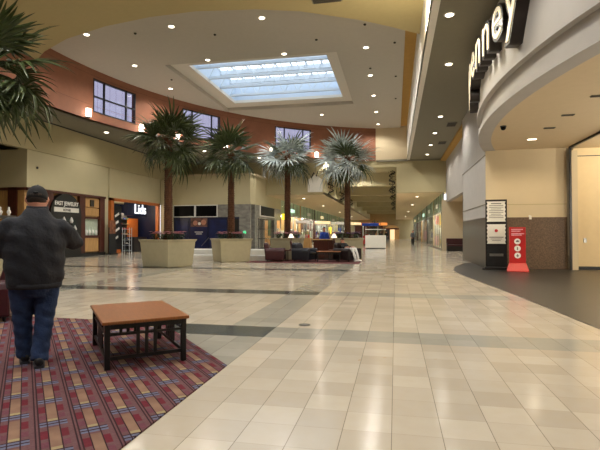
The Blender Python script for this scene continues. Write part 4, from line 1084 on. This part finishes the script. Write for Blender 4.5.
def shopfront(side, y0, y1, idx, label, dn):
    X = 3.7 if side > 0 else -10.9
    t = thing('storefront', label, 'shopfront', (X, y0, 0), 0, 'glass shopfronts along the corridor')
    Lh = y1 - y0; s = side
    def bx_(name, m, a0, a1, zz0, zz1, d0, d1): return MB().box(min(s * d0, s * d1), a0, zz0, max(s * d0, s * d1), a1, zz1).build(name, m, t)
    bx_('header_glass', M['header_glass'], 0, Lh, 3.2, 4.62, .0, .03)
    bx_('header_back', M['header_back'], 0, Lh, 3.3, 4.62, .06, .1)
    bx_('shop_window', M['shop_glass'], 0, Lh, .1, 3.2, .02, .05)
    bx_('kick_plate', M['steel'], 0, Lh, 0, .12, 0, .1)
    mm = MB(); n = 5
    for q in range(n + 1):
        a = Lh * q / n; mm.box(min(0, s * .1), max(0, a - .04), 0, max(0, s * .1), min(Lh, a + .04), 4.62)
    mm.box(min(0, s * .1), 0, 3.17, max(0, s * .1), Lh, 3.25); mm.build('mullion', M['steel'], t)
    bx_('shop_wall', M[['cream_wall', 'dark', 'maple', 'mahogany', 'stone'][idx % 5]], 0, Lh, 0, 3.3, 3.2, 3.3); bx_('side_wall', M[['cream_wall', 'dark', 'maple', 'mahogany', 'stone'][idx % 5]], Lh - .3, Lh, 0, 4.62, -.02, 3.2)
    if idx == 0:
        for nm_, a_, b_, z_, y_ in (('red', .12, .5, 2.3, 3.1), ('yellow_print', .56, 1.0, 2.2, 3.2), ('white_cloth', .12, .5, 1.3, 2.2), ('yellow_print', .5, .95, .4, 1.9), ('pink', .1, .45, .2, 1.1)): bx_('end_wall_poster', M[nm_], Lh - .36, Lh - .3, z_, y_, a_, b_)
    else:
      for q in range(3): bx_('end_wall_poster', M[GN[(idx * 2 + q) % 10]], Lh - .36, Lh - .3, .5 + .85 * (q % 2), 1.7 + .9 * (q % 2), .25 + q * .8, .9 + q * .8)
    bx_('shop_ceiling', M['white'], 0, Lh, 3.3, 3.4, .1, 3.3)
    bx_('shop_sign', M[['plastic_w', 'plastic_w', 'cool_on', 'plastic_w', 'warm_on'][idx % 5]], Lh * .4, Lh * .6, 3.6, 3.95, -.08, 0)
    for q in range(3): bx_('wall_poster', M[GN[(idx * 3 + q) % 10]], .8 + q * Lh / 3.3, 2.2 + q * Lh / 3.3, 1.1, 2.9, 3.12, 3.2)
    point(t, (s * 1.4, Lh * .3, 3.0), 330 if idx in (0, 2) or side < 0 else 170, (1, .93, .8)); point(t, (s * 1.4, Lh * .75, 3.0), 330 if idx in (0, 2) or side < 0 else 170, (1, .93, .8))
    for q in range(6):
        gk = GN[(idx + q * 3) % 10] if q else ('red' if side > 0 else 'white_cloth')
        if gk == 'yellow_on': gk = 'maple'
        if gk not in garm: garm[gk] = mq.mesh('garment_' + gk); garm[gk].materials.append(M[gk])
        y = y0 + .7 + q * (Lh - 1.4) / 5
        d = thing('mannequin', '%s dressed shop mannequin, %s from the near end of %s' % ({'red': 'red', 'white_cloth': 'white', 'blue_cloth': 'blue', 'pink': 'pink', 'tabletop': 'brown', 'paper': 'cream', 'navy': 'black', 'leaf': 'green', 'steel': 'grey', 'maple': 'yellow'}[gk], ORD[q], dn), 'mannequin', (X + s * (.45 + .5 * (q % 2)), y, .15), R(-90 * s), 'shop mannequins')
        link('stand', mannequin_base, None, d); link('garment', garm[gk], None, d, True); link('head', mh, None, d, True)
        bx_('plinth', M['plastic_w'], y - y0 - .35, y - y0 + .35, 0, .15, .12, 1.4)
YS = [38.7, 48.5, 58.5, 70, 84, 100]
for i in range(5):
    shopfront(1, YS[i], YS[i + 1] - .05, i, 'bright glass shopfront on the right side of the corridor, %s from its mouth' % ORD[i], 'the %s right shopfront' % ORD[i])
YL = [44.2, 54, 64, 76, 90, 105]
for i in range(5):
    shopfront(-1, YL[i], YL[i + 1] - .05, i + 2, 'bright glass shopfront on the left side of the corridor, %s from its mouth' % ORD[i], 'the %s left shopfront' % ORD[i])
ysn = tag(MB().box(-10.88, 44.4, 2.7, -10.3, 45.0, 3.3).build('blade_sign', M['yellow_on'], bevel=.1), 'round-cornered yellow lit blade sign behind the third palm trunk', 'sign')
# corridor end
es2 = thing('storefront', 'arched shopfront with orange lit sign at the corridor end', 'shopfront', (-3.5, 112, 0))
MB().box(-4.5, 0, 3.3, 1.6, .4, 3.9).build('orange_sign', M['orange_on'], es2)
pl_ = [(3.2, 0), (6.6, 0)] + [(4.9 + 1.7 * math.cos(R(a)), 2.3 + 1.0 * math.sin(R(a))) for a in range(0, 181, 12)]
MB().loft([[(x - 2.2, -.2, z) for x, z in pl_], [(x - 2.2, 1.2, z) for x, z in pl_]]).build('arched_entrance', M['maple'], es2)
MB().box(2.3, -.3, 0, 3.3, -.2, 2.3).build('lit_doorway', M['warm_on'], es2)
MB().box(1.2, -.3, 0, 2.2, -.2, 2.3).build('dark_doorway', M['dark'], es2); MB().box(1.1, -.35, 2.3, 4.3, -.2, 2.6).build('entrance_fascia', M['mahogany'], es2)
MB().box(-6, .4, 0, .6, 1, 3.2).build('shop_wall', M['mahogany'], es2)
t = thing('potted_tree', 'leafy green potted tree in the middle of the far corridor', 'plant', (-2.9, 70, 0))
MB().lathe([(.4, 0), (.5, .6), (.45, .6)], 14).build('pot', M['planter'], t); MB().tube([(0, 0, .5), (0, 0, 1.8)], .06, 8).build('stem', M['trunk'], t)
rnd = random.Random(9); lf = MB()
for q in range(900):
    v = Vector((rnd.gauss(0, 1), rnd.gauss(0, 1), rnd.gauss(0, 1))).normalized() * (rnd.random() ** .4); p = Vector((v.x * 1.0, v.y * 1.0, 2.2 + v.z * 1.2)); d = Vector((rnd.uniform(-1, 1), rnd.uniform(-1, 1), rnd.uniform(-.6, .3))).normalized(); sd = d.cross(Vector((0, 0, 1))).normalized()
    b0 = len(lf.v); lf.v += [tuple(p), tuple(p + d * .12 + sd * .07), tuple(p + d * .26), tuple(p + d * .12 - sd * .07)]; lf.f.append((b0, b0 + 1, b0 + 2, b0 + 3))
lf.build('foliage', M['leaf'], t, fixn=False)
# corridor vault lights
for k, y in enumerate((40.4, 47, 57, 68, 80, 94, 107)):
    downlight((-2.9, y, 6.75), 'recessed downlight between the corridor ceiling beams, %s from the corridor mouth' % ORD[k], r=.14, power=750, group='corridor downlights')
for k, y in enumerate((43, 55, 72, 92)):
    downlight((1.9, y, 4.65), 'recessed downlight in the low right corridor ceiling, %s from the mouth' % ORD[k], r=.12, power=330, group='low corridor downlights')
    downlight((-8.4, y, 4.65), 'recessed downlight in the low left corridor ceiling, %s from the mouth' % ORD[k], r=.12, power=330, group='low corridor downlights')

# hanging ornaments along the corridor edge and a pale banner
def ornament(label, x, y, ztop, n=3):
    t = thing('hanging_ornament', label, 'decoration', (x, y, ztop - n * .62 - .1), 0, 'hanging corridor ornaments')
    MB().tube([(0, 0, 0), (0, 0, n * .62 + .1)], .02, 6).build('rod', M['dark'], t)
    for k in range(n):
        z = .1 + k * .62; pts = [(.22 * math.sin(2 * PI * q / 16) * (1 if k % 2 else -1), 0, z + .56 * q / 16) for q in range(17)]
        MB().tube(pts, [.02 + .045 * math.sin(PI * q / 16) for q in range(17)], 8).build('scroll', M['bronze'], t, True)
        lf = MB(); r_ = random.Random(k)
        for q in range(26):
            p = Vector((r_.uniform(-.25, .25), r_.uniform(-.08, .08), z + r_.uniform(0, .5))); d = Vector((r_.uniform(-1, 1), r_.uniform(-.4, .4), r_.uniform(-1, 1))).normalized(); sd = d.cross(Vector((0, 1, 0)))
            b0 = len(lf.v); lf.v += [tuple(p), tuple(p + d * .06 + sd * .03), tuple(p + d * .13), tuple(p + d * .06 - sd * .03)]; lf.f.append((b0, b0 + 1, b0 + 2, b0 + 3))
        lf.build('leaf_spray', M['leaf'], t, fixn=False)
for k, y in enumerate((40, 48, 58, 70)): ornament('dark scrolled ornament hanging at right of the corridor ceiling, %s from its mouth' % ORD[k], -.25, y, 6.7, 3)
for k, (x, y) in enumerate(((-5.6, 41.2), (-5.6, 50), (-5.6, 60))): ornament('dark scrolled ornament hanging at left of the corridor ceiling, %s from its mouth' % ORD[k], x, y, 6.0, 2)
bn = thing('hanging_banner', 'pale house-shaped banner hanging left of the fourth palm', 'banner', (-6.5, 38.2, 4.9))
MB().loft([[(x, y, z) for x, z in ((-.62, -.1), (.62, -.1), (.62, .9), (.0, 1.35), (-.62, .9))] for y in (-.03, .03)]).build('panel', M['paper'], bn)
MB().tube([(0, 0, 1.3), (0, 0, 2.38)], .015, 6).build('cord', M['dark'], bn)
MB().tube([(-.3, -.05, 1.1), (-.1, -.05, 1.5), (.1, -.05, 1.2), (.25, -.05, 1.6)], [.05, .08, .07, .03], 8, True).build('ornament', M['bronze'], bn)

# ------------------------------------------------------------------ right-hand signs and bench
ds = thing('poster_stand', 'tall black poster stand with two white notices by the granite wall', 'stand', (3.72, 18.75, .006), R(-8))
MB().box(-.375, -.04, .1, .375, .04, 2.63).build('frame', M['black'], ds); MB().box(-.42, -.25, 0, .42, .25, .1).build('base', M['black'], ds, bevel=.01)
def notice(z0_, z1_, m, name):
    nn = 5; L_ = []; r_ = []
    for q in range(nn * 8 + 1):
        z = z0_ + (z1_ - z0_) * q / (nn * 8); w_ = .315 + .014 * math.cos(2 * PI * q / 8); L_.append((-w_, z)); r_.append((w_, z))
    poly = L_ + r_[::-1]
    return MB().loft([[(x, -.052, z) for x, z in poly], [(x, -.04, z) for x, z in poly]]).build(name, M[m], ds)
n1 = notice(1.80, 2.56, 'paper', 'notice'); n2 = notice(.97, 1.70, 'paper', 'notice'); MB().box(-.315, -.05, .16, .315, -.04, .88).build('dark_poster', M['darkposter'], ds)
def inkline(par, x, z, w_, h_=.02, m='ink'): MB().box(x - w_ / 2, -.057, z, x + w_ / 2, -.0525, z + h_).build('print_line', M[m], par)
for q in range(9): inkline(n1, 0, 2.46 - q * .065, .5 if q % 3 else .36, .022 if q else .035)
for q in range(3): inkline(n2, 0, 1.2 - q * .06, .5 - .1 * q, .03 if q == 0 else .018)
MB().lathe([(.06, -.004), (.055, .004)], 14).xf(Matrix.Translation((.0, -.056, 1.46)) @ Matrix.Rotation(PI / 2, 4, 'X')).build('red_emblem', M['redink'], n2)
dp = MB().box(-.24, -.053, .5, .24, -.05, .6).build('print_line', M['steel'], ds)
MB().box(-.2, -.2, 0, -.5, -.28, .05).build('foot_bar', M['black'], ds)

rs = thing('pedestal_sign', 'red floor sign with three white round symbols before the granite wall', 'sign', (4.27, 17.95, .006), R(-10))
MB().box(-.27, -.05, .22, .27, .05, 1.58).build('panel', M['red'], rs, bevel=.008)
MB().loft([[(-.36, -.28, 0), (.36, -.28, 0), (.36, .2, 0), (-.36, .2, 0)], [(-.36, -.28, .03), (.36, -.28, .03), (.36, .2, .03), (-.36, .2, .03)], [(-.28, -.06, .30), (.28, -.06, .30), (.28, .08, .30), (-.28, .08, .30)]]).build('base', M['redbase'], rs, bevel=.006)
for k, z in enumerate((1.07, .82, .57)):
    d = MB().lathe([(.105, -.006), (.1, .006)], 24).xf(Matrix.Translation((0, -.056, z)) @ Matrix.Rotation(PI / 2, 4, 'X')).build('symbol_disc', M['plastic_w'], rs)
    if k == 0: MB().box(-.05, -.068, z - .02, .05, -.062, z + .025).box(-.03, -.068, z + .02, .03, -.062, z + .045).build('symbol', M['ink'], d)
    elif k == 1: MB().box(-.018, -.068, z - .05, .018, -.062, z + .02).sphere((0, -.065, z + .04), .018, 8, 6, (1, .2, 1)).build('symbol', M['ink'], d)
    else: MB().box(-.04, -.068, z - .03, .04, -.062, z + .01).box(-.015, -.068, z - .05, .015, -.062, z + .05).build('symbol', M['ink'], d)
for q, (z, w_) in enumerate(((1.48, .38), (1.42, .3), (1.33, .42), (1.28, .34))): MB().box(-.2, -.054, z, -.2 + w_, -.05, z + .035).build('print_line', M['pink'], rs)
sc_ = thing('ceiling_hook', 'small pale clip on the granite wainscot top', 'clip', (5.05, YB - .05, 1.9)); MB().box(-.04, -.01, 0, .04, .03, .14).build('clip', M['paper'], sc_); MB().box(-.06, -.02, .1, .0, .0, .16).build('tab', M['paper'], sc_)

bc = thing('bench', 'dark brown bench against the alcove wall on the right', 'bench', (4.65, 37.9, 0))
MB().box(-.75, -.3, .38, .75, .3, .5).build('seat', M['maroon'], bc, bevel=.03); MB().box(-.75, .2, .5, .75, .32, .98).build('backrest', M['maroon'], bc, bevel=.03)
for a in (-1, 1): MB().box(a * .7 - .05, -.28, 0, a * .7 + .05, .28, .62).build('arm_panel', M['blackwood'], bc)
MB().box(-.65, -.25, 0, .65, .25, .38).build('base', M['blackwood'], bc)
fc = thing('floor_outlet', 'round dark floor outlet cover in the tile', 'outlet', (-1.33, 6.86, 0)); MB().lathe([(.09, 0), (.085, .006)], 20).build('cover', M['vent'], fc); MB().lathe([(.05, .006), (.045, .009)], 16).build('cap', M['bronze'], fc)
sm = thing('wall_detector', 'small dark detector on the pale left bulkhead', 'detector', (XW - .06, 20.9, 4.75), 0); MB().lathe([(.07, 0), (.05, .05)], 14).xf(Matrix.Rotation(PI / 2, 4, 'Y')).build('housing', M['vent'], sm); MB().box(-.01, -.09, -.09, .01, .09, .09).build('backplate', M['beige'], sm)

# ------------------------------------------------------------------ world, camera
w = bpy.data.worlds.new('World'); sc.world = w; w.use_nodes = True
nt = w.node_tree; bg = nt.nodes['Background']; nx = NX(nt)
geo = nt.nodes.new('ShaderNodeTexCoord'); spz = nt.nodes.new('ShaderNodeSeparateXYZ'); nt.links.new(geo.outputs['Generated'], spz.inputs[0])
mr = nt.nodes.new('ShaderNodeMapRange'); mr.interpolation_type = 'SMOOTHSTEP'
mr.inputs['From Min'].default_value = .5; mr.inputs['From Max'].default_value = 1.0; mr.inputs['To Min'].default_value = 2.3; mr.inputs['To Max'].default_value = 7.0
nt.links.new(spz.outputs[2], mr.inputs['Value'])
bg.inputs[0].default_value = (.93, .96, 1.0, 1); nt.links.new(mr.outputs[0], bg.inputs[1])
pl = bpy.data.lights.new('skylight_portal', 'AREA'); pl.shape = 'RECTANGLE'; pl.size = 2 * hx; pl.size_y = 2 * hy; pl.cycles.is_portal = True
po = bpy.data.objects.new('skylight_portal', pl); COL.objects.link(po); po.location = ((ix0 + ix1) / 2, (iy0 + iy1) / 2, HC + SH + .3)

cam = bpy.data.cameras.new('camera'); co = bpy.data.objects.new('camera', cam); COL.objects.link(co)
cam.sensor_width = 36; cam.lens = 468 / 600 * 36; cam.clip_end = 400; cam.clip_start = .05
co.location = (0, 0, 1.36); co.rotation_euler = (R(90 + 1.04), 0, R(11.52))
sc.camera = co
vs = sc.view_settings
vs.view_transform = 'Standard'; vs.look = 'None'; vs.gamma = 1; vs.use_curve_mapping = False; vs.exposure = 0.0
sc.cycles.max_bounces = 10; sc.cycles.diffuse_bounces = 6; sc.cycles.sample_clamp_indirect = 6; sc.cycles.transparent_max_bounces = 16
